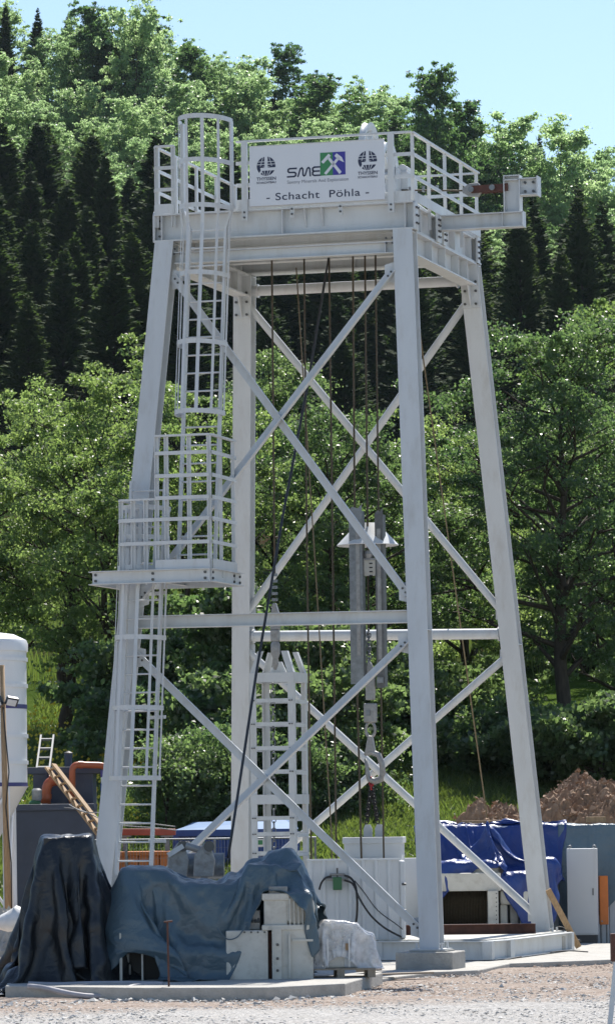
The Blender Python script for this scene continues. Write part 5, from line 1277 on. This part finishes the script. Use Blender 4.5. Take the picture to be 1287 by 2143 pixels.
# small boards beside the pallet, stones, pipe, stake
for (pa, pb, py, th, lab) in ((735, 790, 2044, .03, 'pale plank end lying beside the pallet'), (756, 788, 2038, .05, 'short grey board lying on the slab by the pallet'), (790, 902, 2043, .025, 'long board lying at the edge of the shaft pavement')):
    a, b = G(pa, py, ZS * .5 if py > 2040 else ZS), G(pb, py - 4, ZS * .5 if py > 2040 else ZS)
    tag(MB().bar(a + Vector((0, 0, th)), b + Vector((0, 0, th)), .16, th).build('board', 'wood_grey', None, bevel=.004), lab, 'board')
hose([(60, 2064, -.1), (95, 2068, -.25), (150, 2080, -.55), (195, 2085, -.6), (235, 2082, -.5), (275, 2066, -.2), (320, 2060, 0), (340, 2060, 0)], -11.2, .035, 'hose_grey', 'grey plastic conduit lying along the front edge of the slab', 'conduit', 'pipe')
hose([(60, 2058, 0), (120, 2060, 0), (180, 2058, 0), (260, 2057, 0), (330, 2059, 0)], -10.6, .028, 'hose_grey', 'straight grey conduit lying on the slab beside the black tarpaulin', 'conduit', 'pipe')
def rock(px, py, s, m, lab, seed, name='rock', cat='rock', flat=.7, Y=None):
    rng = gen(seed); bm = bmesh.new(); bmesh.ops.create_icosphere(bm, subdivisions=2, radius=1)
    for v in bm.verts: v.co *= 1 + rng.normal() * .13; v.co = Vector((v.co.x * s, v.co.y * s * .8, v.co.z * s * flat))
    me = bpy.data.meshes.new(name); bm.to_mesh(me); bm.free(); me.materials.append(MATS[m]); o = bpy.data.objects.new(name, me); COL.objects.link(o); p = G(px, py, 0); o.location = (p.x, p.y, s * flat * .6); o.rotation_euler = (0, 0, seed); return tag(o, lab, cat)
rock(275, 2088, .12, 'cardboard', 'tan block of broken wood lying against the slab edge', 1); rock(300, 2088, .09, 'cardboard', 'smaller tan chunk next to the broken wood block', 2, flat=.5); rock(190, 2090, .07, 'concrete', 'small grey stone under the curved conduit', 3)
for i, (px, py, s) in enumerate(((110, 2088, .09), (135, 2090, .07), (160, 2089, .06), (90, 2088, .05))): rock(px, py, s, 'concrete', 'loose rubble stone heaped against the left end of the slab', 10 + i)['group'] = 'rubble at the slab end'
st = empty('rebar_stake', G(355, 2091, 0), 0, 'thin rusty rebar stake driven upright before the slate tarpaulin', 'stake')
hst = P(355, 1928, st.location.y).z
MB().tube((0, 0, -.2), (-.015, 0, hst), .013, 8).build('bar', 'rust_beam', st); MB().tube((-.06, 0, hst - .01), (.05, 0, hst), .012, 8).build('cross_bar', 'rust_beam', st)

# ================================================================== RIGHT: winch under blue tarp, wall, cabinet
Yz = 5.6
dw = empty('drum_winch', (P(1000, 1940, Yz).x, Yz, 0), 0, 'white drum winch with a ribbed dark drum under the blue tarpaulin', 'winch'); wo = Vector(dw.location)
def zbox(pa, pb, ya, yb_, dy0, dy1, nm, m='paint_old', par=None, bev=.015):
    a, b = P(pa, ya, Yz + dy0), P(pb, yb_, Yz + dy0)
    return MB().box(Vector(((a.x + b.x) / 2, Yz + (dy0 + dy1) / 2, (a.z + b.z) / 2)) - wo, (abs(b.x - a.x), dy1 - dy0, abs(a.z - b.z))).build(nm, m, par or dw, bevel=bev)
zbox(918, 1044, 1804, 1829, .3, 1.0, 'top_cover'); zbox(908, 1048, 1828, 1864, .12, 1.1, 'cross_member'); zbox(1046, 1110, 1862, 1893, .2, 1.1, 'side_cover', bev=.05)
fr = zbox(1020, 1044, 1864, 1985, .0, 1.2, 'side_frame'); zbox(890, 924, 1864, 1985, .0, 1.2, 'side_frame'); zbox(1046, 1062, 1893, 1985, .3, 1.1, 'post'); zbox(1066, 1084, 1888, 1985, .35, 1.1, 'post', 'steel_grey'); zbox(1088, 1122, 1892, 1985, .2, 1.0, 'motor_box')
bs = MB()
for py in range(1870, 1940, 9): bolt(bs, P(1038, py, Yz - .0) - wo, (0, -1, 0), .012, .02)
bs.build('rivets', 'bolt', dw)['kind'] = 'stuff'
a, b = P(924, 1903, Yz + .6) - wo, P(1020, 1903, Yz + .6) - wo; rD = .36; prof = []
n = 30
for k in range(n * 2 + 1): prof.append((rD + (.012 if k % 2 else -.012), (b.x - a.x) * k / (2 * n)))
MB().lathe((a.x, .6, a.z), prof, 32, 'X').build('rope_drum', 'rope_rust', dw, smooth=False)
zbox(900, 1120, 1935, 1941, -.1, 0, 'front_rail')
zc0 = P(980, 1985, Yz).z
# white walls behind
Yl = 7.7
def wallp(pa, pb, ytop, Y, lab, th=.25, m='white_plain'):
    a, b = P(pa, ytop, Y), P(pb, ytop, Y); r_ = empty('retaining_wall', ((a.x + b.x) / 2, Y, 0), 0, lab, 'wall'); w = b.x - a.x; n_ = max(1, int(round(w / 1.2)))
    for k in range(n_): MB().box((-w / 2 + w * (k + .5) / n_, th / 2, a.z / 2 - .1), (w / n_ - .008, th, a.z + .2)).build('wall_panel', m, r_, bevel=.006)
    return a, b
wallp(838, 886, 1796, 7.0, 'low white wall panel behind the end of the ribbed enclosure')
aw, bw2 = wallp(884, 1400, 1731, Yl, 'long white retaining wall holding back the earth heap')
# blue tarp over wall and winch
bb = [(np.array([(aw.x + bw2.x) / 2, Yl + .12, aw.z / 2]), np.array([(bw2.x - aw.x) / 2, .13, aw.z / 2]), 0), pbox(916, 1046, 1806, Yz + .25, Yz + 1.0, 0), pbox(905, 1112, 1830, Yz + .2, Yz + 1.1, 0), pbox(1118, 1160, 1800, Yz + .4, Yz + 1.2, 0)]
nx, ny = 70, 58; xa, xb = P(872, 1800, Yz + 1).x, P(1192, 1800, Yz + 1).x
base = np.zeros((ny, nx, 3)); u = np.linspace(0, 1, nx); hem = np.interp(u, [0, .15, .3, .55, .7, .85, 1], [.75, .55, .32, .35, .65, .9, 1.2])
for i in range(nx):
    for j in range(ny):
        v_ = j / (ny - 1); y0 = Yz + .35 - hem[i]; base[j, i] = (xa + (xb - xa) * u[i] * 1.0, y0 + (Yl + .9 - y0) * v_, aw.z + .12)
pk = P(1019, 1716, Yz + .9); pj = int(ny * .32); pi_ = int(nx * .46)
pins = {}
for dj_ in (-2, -1, 0, 1, 2):
    for di_ in (-2, -1, 0, 1, 2):
        rr_ = math.hypot(dj_, di_); pins[(pj + dj_) * nx + pi_ + di_] = np.array([pk.x + di_ * .012, pk.y + dj_ * .012, pk.z + .02 - .075 * rr_])
for i in range(0, nx, 3): pins[(ny - 5) * nx + i] = np.array([base[0, i, 0], Yl + .13, aw.z + .03])
X = drape(base, bb, 240, pins=pins, floor=0.05, seed=11, slack=1.2)
sheet('tarpaulin', X, 'tarp_blue', 'bright blue tarpaulin peaked by a rope over the drum winch')
# teal tarp on the wall
base = np.zeros((40, 46, 3)); xa, xb = P(1168, 1750, Yl).x, P(1350, 1750, Yl).x; pins = {}
for i in range(46):
    hm = np.interp(i / 45, [0, .3, .55, .72, .85, 1], [1.35, 1.3, 1.05, .75, .95, .6])
    for j in range(40): base[j, i] = (xa + (xb - xa) * i / 45, Yl - .10 - hm + (hm + .7) * j / 39, aw.z + .06)
    if i % 3 == 0: pins[34 * 46 + i] = np.array([base[0, i, 0], Yl + .1, aw.z + .035])
X = drape(base, bb[:1], 160, pins=pins, floor=0.05, seed=13, slack=1.04)
X[..., 1] -= .03
sheet('tarpaulin', X, 'tarp_teal', 'faded blue-grey tarpaulin hanging over the white wall beside the cabinet', crease=.05)
for (pa, pb, py, lab) in ((1226, 1266, 1719, 'thick timber block lying on the wall above the faded tarpaulin'), (966, 1010, 1727, 'flat timber board on the wall behind the blue tarpaulin peak'), (1010, 1090, 1726, 'longer timber board on the wall behind the rear right leg')):
    a, b = P(pa, py, Yl + .25), P(pb, py + 2, Yl + .25); h_ = .10 if pa > 1100 else .06
    a.z = b.z = aw.z + .045 + h_ / 2; tag(MB().bar(a, b, .22, h_).build('timber', 'wood', None, bevel=.008), lab, 'timber')
# cabinet
Yc = 6.6
c = P(1219, 1960, Yc); cb = empty('switch_cabinet', (c.x, Yc, 0), -.10, 'tall grey switch cabinet with four lifting eyes beside the plank', 'cabinet')
wC = 63 / S(Yc); zc0_, zc1_ = P(1219, 1957, Yc).z, P(1217, 1776, Yc).z
MB().box((0, .25, (zc0_ + zc1_) / 2), (wC, .5, zc1_ - zc0_)).build('body', 'cabinet', cb, bevel=.008); MB().box((0, .25, zc0_ / 2), (wC * .93, .46, zc0_)).build('plinth', 'cabinet_plinth', cb)
d_ = MB().box((-.02, -.008, (zc0_ + zc1_) / 2), (wC * .9, .014, (zc1_ - zc0_) * .97)).build('door', 'cabinet', cb, bevel=.004); MB().box((wC * .36, -.02, (zc0_ + zc1_) / 2), (.02, .02, .12)).build('handle', 'bolt', d_)
for x in (-wC / 2 + .05, wC / 2 - .05):
    for y in (.06, .44): MB().path([(x + math.cos(a) * .025, y, zc1_ + .03 + math.sin(a) * .025) for a in np.linspace(0, 2 * math.pi, 11)[:-1]], .008, 6, closed=True).build('lifting_eye', 'galv', cb, smooth=True)
c = P(1263, 1885, Yc + .5); ob = empty('orange_box', (c.x, Yc + .5, 0), 0, 'narrow orange control box on thin legs beside the grey cabinet', 'control box'); z0_, z1_ = P(1263, 1935, Yc + .5).z, P(1263, 1833, Yc + .5).z
MB().box((0, .12, (z0_ + z1_) / 2), (18 / S(Yc), .25, z1_ - z0_)).build('housing', 'orange_paint', ob, bevel=.01)
for x in (-.05, .05): MB().tube((x, .1, -.05), (x, .1, z0_), .018, 8).build('leg', 'galv', ob)
MB().tube((-.04, -.02, z0_ + .06), (-.04, .02, z0_ + .06), .015, 8).build('lock', 'galv', ob)
a, b = G(1210, 1986, .07), P(1146, 1862, 2.6); tag(MB().bar(a + Vector((0, 0, .03)), b, .10, .035, (0, 1, 0)).build('plank', 'wood', None, bevel=.004), 'long bare plank leaning on the rear right leg', 'plank')
# cable tangles near the cabinet, cables by the base frame
hose([(1150, 1950, 0), (1170, 1940, 0), (1195, 1952, 0), (1190, 1966, -.2), (1165, 1962, -.2), (1180, 1955, 0), (1215, 1970, -.1)], 5.4, .014, 'dark', 'dark cable coiled on the ground before the cabinet', 'cable', 'cable')
hose([(1060, 2004, 0), (1085, 1998, 0), (1110, 2008, -.3), (1140, 2006, -.3), (1120, 1998, 0), (1180, 1990, .3), (1230, 1992, .3)], 1.2, .010, 'dark', 'thin dark cable lying beside the corner of the base frame', 'cable', 'cable')
hose([(963, 2024, 0), (1010, 2018, .2), (1050, 2010, .5), (1090, 2002, .8)], -1.6, .010, 'dark', 'thin dark cable running from the footing along the pavement', 'cable', 'cable')
# post at the edge of the yard
c = G(1287, 2150, 0); tr_ = empty('trestle', (c.x + .02, c.y, 0), 0, 'pale trestle leg with a dark wooden top standing on the gravel', 'trestle')
ht = P(1287, 1960, c.y).z
MB().bar((-.09, 0, -.05), (.01, .1, ht - .25), .05, .07, (0, 1, 0)).build('leg', 'paint', tr_); MB().bar((.45, 0, -.05), (.30, .1, ht - .25), .05, .07, (0, 1, 0)).build('leg', 'paint', tr_); MB().box((.16, .1, ht - .12), (.42, .12, .3)).build('top_beam', 'rust_beam', tr_, bevel=.008); MB().bar((-.06, .02, .3), (.42, .02, .3), .03, .05).build('cross_bar', 'paint', tr_)

# ================================================================== LEFT: silo, tank, pipes, ladders, containers
Ys = 14
rs = 1.15; ce = P(57, 1480, Ys); sx_ = ce.x - rs
so = empty('cement_silo', (sx_, Ys, 0), 0, 'white round silo with a domed top and dark violet bands', 'silo')
def sz(py): return P(40, py, Ys).z
MB().lathe((0, 0, 0), [(rs, sz(1640)), (rs, sz(1350))], 48, cap=False).build('shell', 'silo_white', so, smooth='auto')
MB().lathe((0, 0, 0), [(rs + .03, sz(1364)), (rs + .03, sz(1348)), (rs, sz(1340)), (rs * .8, sz(1328)), (rs * .4, sz(1321)), (.001, sz(1319))], 48).build('dome', 'silo_white', so, smooth='auto')
for y in (1385, 1440, 1545, 1600): MB().lathe((0, 0, 0), [(rs, sz(y)), (rs + .025, sz(y)), (rs + .025, sz(y - 8)), (rs, sz(y - 8))], 48, cap=False).build('stiffening_ring', 'silo_white', so)
for y0, y1 in ((1484, 1475), (1646, 1638)): MB().lathe((0, 0, 0), [(rs + .006, sz(y0)), (rs + .006, sz(y1))], 48, cap=False).build('band', 'silo_stripe', so, smooth='auto')
MB().lathe((0, 0, 0), [(.22, sz(1830)), (rs, sz(1648)), (rs + .03, sz(1646))], 48).build('hopper', 'silo_white', so, smooth='auto')
for k in range(4):
    an = math.pi / 4 + math.pi / 2 * k; c0 = Vector((math.cos(an) * rs * .98, math.sin(an) * rs * .98, sz(1648))); c1 = Vector((math.cos(an) * rs * 1.0, math.sin(an) * rs * 1.0, -.1))
    MB().tube(c0, c1, .075, 12).build('leg', 'silo_white', so, smooth='auto')
    a2 = an + math.pi / 2; d0 = Vector((math.cos(a2) * rs, math.sin(a2) * rs, .4)); MB().tube(c0 + Vector((0, 0, -.15)), d0, .03, 8).build('brace', 'silo_white', so); MB().tube(Vector((c1.x, c1.y, .4)), Vector((d0.x, d0.y, sz(1660))), .03, 8).build('brace', 'silo_white', so)
# marking on the hopper
cu = bpy.data.curves.new('t', 'FONT'); cu.body = 'K7'; cu.size = .22; cu.extrude = .002; tob = bpy.data.objects.new('t', cu); COL.objects.link(tob)
me = bpy.data.meshes.new_from_object(tob.evaluated_get(bpy.context.evaluated_depsgraph_get())); bpy.data.objects.remove(tob); me.materials.append(MATS['sign_navy']); lt = bpy.data.objects.new('lettering', me); COL.objects.link(lt); lt.parent = so
zk = sz(1668); rk = .22 + (rs - .22) * (zk - sz(1830)) / (sz(1648) - sz(1830)); an = -.50
lt.location = (math.cos(an) * (rk + .03) - .12, math.sin(an) * (rk + .03), zk - .08); lt.rotation_euler = (R(65), 0, an + math.pi / 2)
# pole with floodlights
Yq = 10
pb = P(20, 1945, Yq); pt = P(5, 1392, Yq); po = empty('lamp_pole', (pb.x, Yq, 0), 0, 'thin wooden pole with two black floodlights in front of the silo', 'lamp pole')
dx = pt.x - pb.x
MB().path([(0, 0, -.1), (dx * .45, 0, pt.z * .45), (dx, 0, pt.z)], .06, 8, taper=[1.1, .95, .75]).build('pole', 'wood', po, smooth=True)
MB().path([(.06, -.05, .2), (dx * .2 + .07, -.06, pt.z * .3), (dx * .6 + .02, -.06, pt.z * .5), (dx * .7 + .09, -.06, pt.z * .62), (dx * .8, -.06, pt.z * .85)], .012, 6).build('cable', 'black_rubber', po, smooth=True)
zl = P(10, 1468, Yq).z
for x, rz_ in ((.16, .5), (-.12, -.5)):
    h_ = MB().box((x + dx * .75, -.12, zl), (.22, .10, .16), rz_, Euler((.5, .15 * (1 if x > 0 else -1), rz_)).to_matrix()).build('floodlight', 'lamp_black', po, bevel=.01)
    MB().box((x + dx * .75, -.185, zl - .03), (.18, .012, .12), rz_, Euler((.5, .15 * (1 if x > 0 else -1), rz_)).to_matrix()).build('lens', 'lamp_glass', h_)
# dark settling tanks
Yt = 16.5
tk = empty('settling_tank', (P(150, 1900, Yt).x, Yt, 0), 0, 'dark navy steel tank in two steps behind the silo', 'tank'); wo = Vector(tk.location)
def tbox(pa, pb_, ya, yb_, dy0, dy1, nm, m='navy_steel', par=None, bev=.01, root=None):
    root = root or tk; Yr_ = root.location.y; a, b = P(pa, ya, Yr_ + dy0), P(pb_, yb_, Yr_ + dy0)
    return MB().box(Vector(((a.x + b.x) / 2, Yr_ + (dy0 + dy1) / 2, (a.z + b.z) / 2)) - Vector(root.location), (abs(b.x - a.x), dy1 - dy0, abs(a.z - b.z))).build(nm, m, par or root, bevel=bev)
f1 = tbox(20, 196, 1692, 1960, 0, 1.2, 'lower_tank'); tbox(14, 198, 1684, 1695, -.06, 1.2, 'rim', par=f1); f2 = tbox(70, 198, 1616, 1930, 1.25, 2.6, 'upper_tank'); tbox(58, 226, 1606, 1618, 1.2, 2.7, 'rim', par=f2)
for px in (95, 150): tbox(px, px + 4, 1618, 1690, 1.2, 1.25, 'rib', par=f2, bev=0)
# orange pipes
def pipe(pts, r, m, lab, joints=True):
    root = empty('drain_pipe', pts[0], 0, lab, 'pipe'); o0 = Vector(pts[0]); loc = [Vector(p) - o0 for p in pts]; sm = []
    for i, p in enumerate(loc):
        if 0 < i < len(loc) - 1:
            a = p + (loc[i - 1] - p).normalized() * r * 2.2; b = p + (loc[i + 1] - p).normalized() * r * 2.2
            for k in range(7): t = k / 6; sm.append(a * (1 - t) ** 2 + p * 2 * t * (1 - t) + b * t * t)
        else: sm.append(p)
    MB().path(sm, r, 16).build('tube', m, root, smooth=True)
    if joints:
        for i in range(len(loc) - 1):
            t = (loc[i + 1] - loc[i]).normalized(); c = loc[i] + t * min(r * 2.6, (loc[i + 1] - loc[i]).length * .5); MB().tube(c - t * .05, c + t * .05, r * 1.13, 16).build('socket', m, root, smooth='auto')
    return root
pipe([P(96, 1694, Yt + .9), P(99, 1632, Yt + .9), P(118, 1634, Yt + .9)], .10, 'pipe_orange', 'short orange pipe elbow standing on the lower tank')
pipe([P(152, 1690, Yt + .8), P(152, 1600, Yt + .8), P(222, 1602, Yt + 1.0), P(226, 1612, Yt + 1.0)], .065, 'pipe_orange', 'long orange pipe bent over the rim of the upper tank')
vp = empty('valve_stack', P(219, 1760, Yt + .6), 0, 'upright pipe with white and blue bands beside the tall leg', 'pipe')
vz = vp.location.z
zz = [P(219, y, Yt + .6).z - vz for y in (1760, 1725, 1710, 1694, 1680, 1668, 1655, 1640, 1626, 1612)]
for k, (a, b) in enumerate(zip(zz[:-1], zz[1:])): MB().lathe((0, 0, 0), [(.055 if k % 2 else .068, a), (.055 if k % 2 else .068, b)], 14).build('band', ('pipe_orange', 'white_plain', 'blue_paint', 'white_plain', 'silo_stripe', 'white_plain', 'blue_paint', 'white_plain', 'silo_stripe')[k], vp, smooth='auto')
pu = empty('pump', P(74, 1692, Yt + .5), 0, 'small grey and dark green pump motor on the lower tank', 'pump')
MB().lathe((0, 0, 0), [(.10, 0), (.12, .05), (.12, .12), (.08, .16)], 14).build('casing', 'green_paint', pu, smooth='auto'); MB().lathe((.04, 0, 0), [(.08, .15), (.10, .2), (.10, .36), (.06, .4)], 14).build('motor', 'steel_grey', pu, smooth='auto'); MB().tube((0, 0, .06), (.25, 0, .06), .035, 10).build('outlet', 'galv', pu)
pu2 = empty('vent_stub', P(144, 1606, Yt + 1.8), 0, 'short dark vent stub on the upper tank rim', 'vent'); MB().lathe((0, 0, 0), [(.075, 0), (.075, .2), (.085, .2), (.085, .27)], 14).build('tube', 'navy_steel', pu2, smooth='auto'); MB().lathe((0, 0, 0), [(.095, .27), (.095, .29), (.02, .33)], 14).build('cap', 'dark', pu2)
# ladders
def ladder(p0, p1, width, nr, m, lab, w=.07, th=.035, side=None):
    root = empty('ladder', p0, 0, lab, 'ladder'); d = Vector(p1) - Vector(p0); sd = (side or Vector((1, 0, 0))).normalized(); nn = d.cross(sd).normalized()
    for s_ in (-.5, .5): MB().bar(sd * width * s_, d + sd * width * s_, th, w, nn).build('rail', m, root)
    for k in range(nr): c = d * ((k + .6) / nr); MB().bar(c - sd * width * .5, c + sd * width * .5, .03, .05, nn).build('rung', m, root)
    return root
ladder(P(225, 1758, 13.6), P(106, 1603, 15.5), .24, 10, 'wood', 'bare wooden ladder leaning against the navy tanks', w=.10, th=.04, side=Vector((.62, -.78, .25)))
ladder(P(90, 1618, 19.0), P(100, 1540, 20.2), .26, 4, 'alu', 'aluminium ladder end standing up behind the tank rim', side=Vector((1, 0, 0)))
# wires over the tanks
hose([(135, 1690, 0), (165, 1694, -.2), (195, 1706, -.3), (225, 1720, -.5), (262, 1728, -.6), (330, 1733, -.6), (370, 1738, -.5)], 14.2, .010, 'alu', 'light wire running from the tank past the tall leg', 'wire', 'wire')
hose([(145, 1684, 0), (175, 1699, -.2), (210, 1702, -.3), (240, 1718, -.4), (300, 1722, -.5), (368, 1730, -.5)], 14.0, .010, 'alu', 'second light wire sagging past the tall leg', 'wire', 'wire')
# mesh fence, orange skip, red beam, blue container
Yf = 17
fe = empty('wire_fence', (P(320, 1800, Yf).x, Yf, 0), 0, 'grey wire mesh site fence in front of the blue container', 'fence'); wo = Vector(fe.location)
ztp, zbt = P(320, 1757, Yf).z, .3
for px in (190, 265, 318, 450, 560, 660): c = P(px, 1780, Yf).x - wo.x; MB().tube((c, 0, -.1), (c, 0, ztp), .024, 8).build('post', 'galv', fe)
for z in (ztp, (ztp + zbt) / 2, zbt): MB().tube((P(185, 1780, Yf).x - wo.x, 0, z), (P(662, 1780, Yf).x - wo.x, 0, z), .018, 8).build('rail', 'galv', fe)
q = MB(); xx = P(185, 1780, Yf).x - wo.x
while xx < P(660, 1780, Yf).x - wo.x: q.box((xx, 0, (ztp + zbt) / 2), (.005, .005, ztp - zbt)); xx += .06
z = zbt
while z < ztp: q.box((P(422, 1780, Yf).x - wo.x, .006, z), (P(662, 1780, Yf).x - P(185, 1780, Yf).x, .004, .004)); z += .2
q.build('mesh', 'galv', fe)['kind'] = 'stuff'
sk2 = empty('orange_skip', (P(300, 1800, 18.5).x, 18.5, 0), 0, 'low orange steel skip behind the lower ladder', 'skip')
for k in range(6): tbox(225 + k * 22, 246 + k * 22, 1788, 1870, 0, .9, 'side_panel', 'orange_paint', root=sk2, bev=.01)
tbox(222, 360, 1783, 1790, -.05, .95, 'rim', 'orange_paint', root=sk2)
rb = MB().bar(P(255, 1741, 19), P(368, 1741, 19), .2, .13); tag(rb.build('red_beam', 'red_paint', None, bevel=.01), 'orange-red steel beam lying level behind the lower ladder', 'beam')
for px in (262, 350):                        # it rests on two stands
    p = P(px, 1748, 19.05); stn = empty('beam_stand', (p.x, p.y, 0), 0, 'grey stand carrying the orange-red beam', 'stand', 'stands under the red beam'); MB().box((0, 0, p.z / 2), (.09, .09, p.z)).build('post', 'galv', stn); MB().box((0, 0, p.z - .02), (.25, .2, .03)).build('head', 'galv', stn)
Yo = 20.5
co_ = empty('blue_container', (P(495, 1800, Yo).x, Yo, 0), 0, 'blue corrugated container with a pale blue roof behind the fence', 'container')
zo1 = P(495, 1736, Yo).z; wO = 252 / S(Yo)
MB().box((0, 1.2, zo1 / 2), (wO - .02, 2.3, zo1 - .06)).build('body', 'blue_paint', co_)
k = -wO / 2 + .12; first = None
while k < wO / 2 - .1:
    if first is None: first = MB().prof((0, 0, .12), (0, 0, zo1 - .14), [(-.05, 0), (-.03, -.04), (.03, -.04), (.05, 0)], (0, 1, 0)).build('wall_rib', 'blue_paint', co_); first.location = (k, .05, 0)
    else: share(first, (k, .05, 0), co_)
    k += .16
MB().box((0, .02, zo1 - .06), (wO + .04, .10, .13)).build('top_rail', 'blue_paint', co_)
m = MB(); m.hexa([Vector(p) for p in ((-wO / 2 - .03, -.03, zo1), (wO / 2 + .03, -.03, zo1), (wO / 2 + .03, 2.4, zo1), (-wO / 2 - .03, 2.4, zo1))], [Vector(p) for p in ((-wO / 2 + .45, .9, zo1 + .16), (wO / 2 - .25, .9, zo1 + .20), (wO / 2 - .1, 2.3, zo1 + .20), (-wO / 2 + .3, 2.3, zo1 + .16))]); m.build('roof', 'blue_roof', co_)
for s_ in (-1, 1): MB().box((s_ * wO / 2, .05, zo1 / 2), (.12, .14, zo1 - .1)).build('corner_post', 'blue_paint', co_)
bd = P(402, 1782, Yo - .15) - Vector(co_.location); MB().box((bd.x, -.12, bd.z), (.55, .02, .42)).build('sign_plate', 'green_paint', co_)
for body, dz, s_, m_ in (('MIET', -.16, .22, 'bag_white'), ('VMX', .05, .24, 'bag_white')):
    cu = bpy.data.curves.new('t', 'FONT'); cu.body = body; cu.size = s_; cu.offset = .006; tob = bpy.data.objects.new('t', cu); COL.objects.link(tob); me = bpy.data.meshes.new_from_object(tob.evaluated_get(bpy.context.evaluated_depsgraph_get())); bpy.data.objects.remove(tob); me.materials.append(MATS[m_]); lt = bpy.data.objects.new('lettering', me); COL.objects.link(lt); lt.parent = co_; lt.location = (bd.x - .24, -.134, bd.z + dz); lt.rotation_euler = (R(90), 0, 0)
gs_ = P(545, 1764, Yf - .05); gsn = empty('fence_notice', gs_, 0, 'small green and white notice on the fence behind the guide frame', 'notice'); MB().box((0, 0, 0), (.12, .012, .15)).build('plate', 'bag_white', gsn); MB().box((0, -.008, .01), (.09, .006, .09)).build('print', 'sign_green', gsn)
# rubble berm + white sack at the left edge
def mound(name, cx, cy, rx, ry, h, m, lab, seed, cat='heap', n=60, rough=.16, kind=None, zb=0.0):
    rng = gen(seed); ph = rng.uniform(0, 6.28, (14, 2)); fr = rng.uniform(1.5, 9, (14, 2)); am = 1 / np.linalg.norm(fr, axis=1); vv = []
    for j in range(n):
        for i in range(n):
            a, b = 2 * i / (n - 1) - 1, 2 * j / (n - 1) - 1; r2 = math.hypot(a, b); k = max(0, 1 - r2 ** 1.6)
            nz = sum(am[q] * math.sin(fr[q, 0] * a * 2 + ph[q, 0]) * math.sin(fr[q, 1] * b * 2 + ph[q, 1]) for q in range(14))
            z = h * (k ** .62) * (1 + .14 * nz) + (rng.normal() * rough * .3 + nz * .06) * min(1, k * 3) - .08 * (k == 0) * 4
            vv.append((a * rx, b * ry, z))
    ff = [(j * n + i, j * n + i + 1, (j + 1) * n + i + 1, (j + 1) * n + i) for j in range(n - 1) for i in range(n - 1)]
    q = MB(); q.add(vv, ff); o = q.build(name, m, None); o.location = (cx, cy, zb); tag(o, lab, cat)
    return o
mat('soil_brown', (0.17, 0.10, 0.058), 0.95, col2=(0.36, 0.24, 0.15), scale=5, bump=1.0, bscale=14, dirt=.5, dcol=(.25, .18, .13), dscale=2)
hp_ = P(1230, 1636, 12.6)
e1 = mound('earth_heap', hp_.x + .2, 12.4, 3.0, 2.6, hp_.z, 'soil_brown', 'big brown heap of excavated earth behind the white wall', 4, n=110, rough=.16)
e2 = mound('earth_heap', P(1030, 1700, 11.6).x, 11.4, 1.9, 1.8, P(1030, 1690, 11.4).z, 'soil_brown', 'lower brown earth heap sloping down behind the blue tarpaulin', 6, n=80, rough=.14)
def clods(o, n, rx, ry, seed, lab):
    rng = gen(seed); me = o.data; co = np.empty(len(me.vertices) * 3); me.vertices.foreach_get('co', co); co = co.reshape(-1, 3); k = rng.integers(0, len(co), n); c = co[k] + rng.normal(size=(n, 3)) * .03; c = c[c[:, 2] > .1]; n = len(c)
    s = .015 + .055 * rng.random(n) ** 3; base = np.array([(1, 0, 0), (-.5, .87, 0), (-.5, -.87, 0), (.1, .1, .9), (0, -.1, -.6)]); tri = np.array([(0, 1, 3), (1, 2, 3), (2, 0, 3), (1, 0, 4), (2, 1, 4), (0, 2, 4)])
    A = rng.normal(size=(n, 3, 3)) * .45 + np.eye(3); V = np.einsum('nij,pj->npi', A, base) * s[:, None, None] + c[:, None, :]
    q = np_mesh('earth_clods', V[:, tri].reshape(-1, 3), 3, 'spoil', o); q['kind'] = 'stuff'
clods(e1, 5200, 1, 1, 21, ''); clods(e2, 3000, 1, 1, 22, '')
e3 = mound('gravel_heap', P(30, 1900, 6).x, 5.5, 1.3, 1.2, .75, 'concrete', 'dark gravel heap under the silo legs behind the black tarpaulin', 9, n=50)
stone_mat('spoil_dark', (.05, .048, .05), (.2, .19, .19))
rng = gen(33)
o = rock(36, 1935, .30, 'bag_white', 'white bulky sack lying behind the black tarpaulin', 41, 'white_sack', 'sack', .62); o.location = P(36, 1925, -3); o.data.shade_smooth()
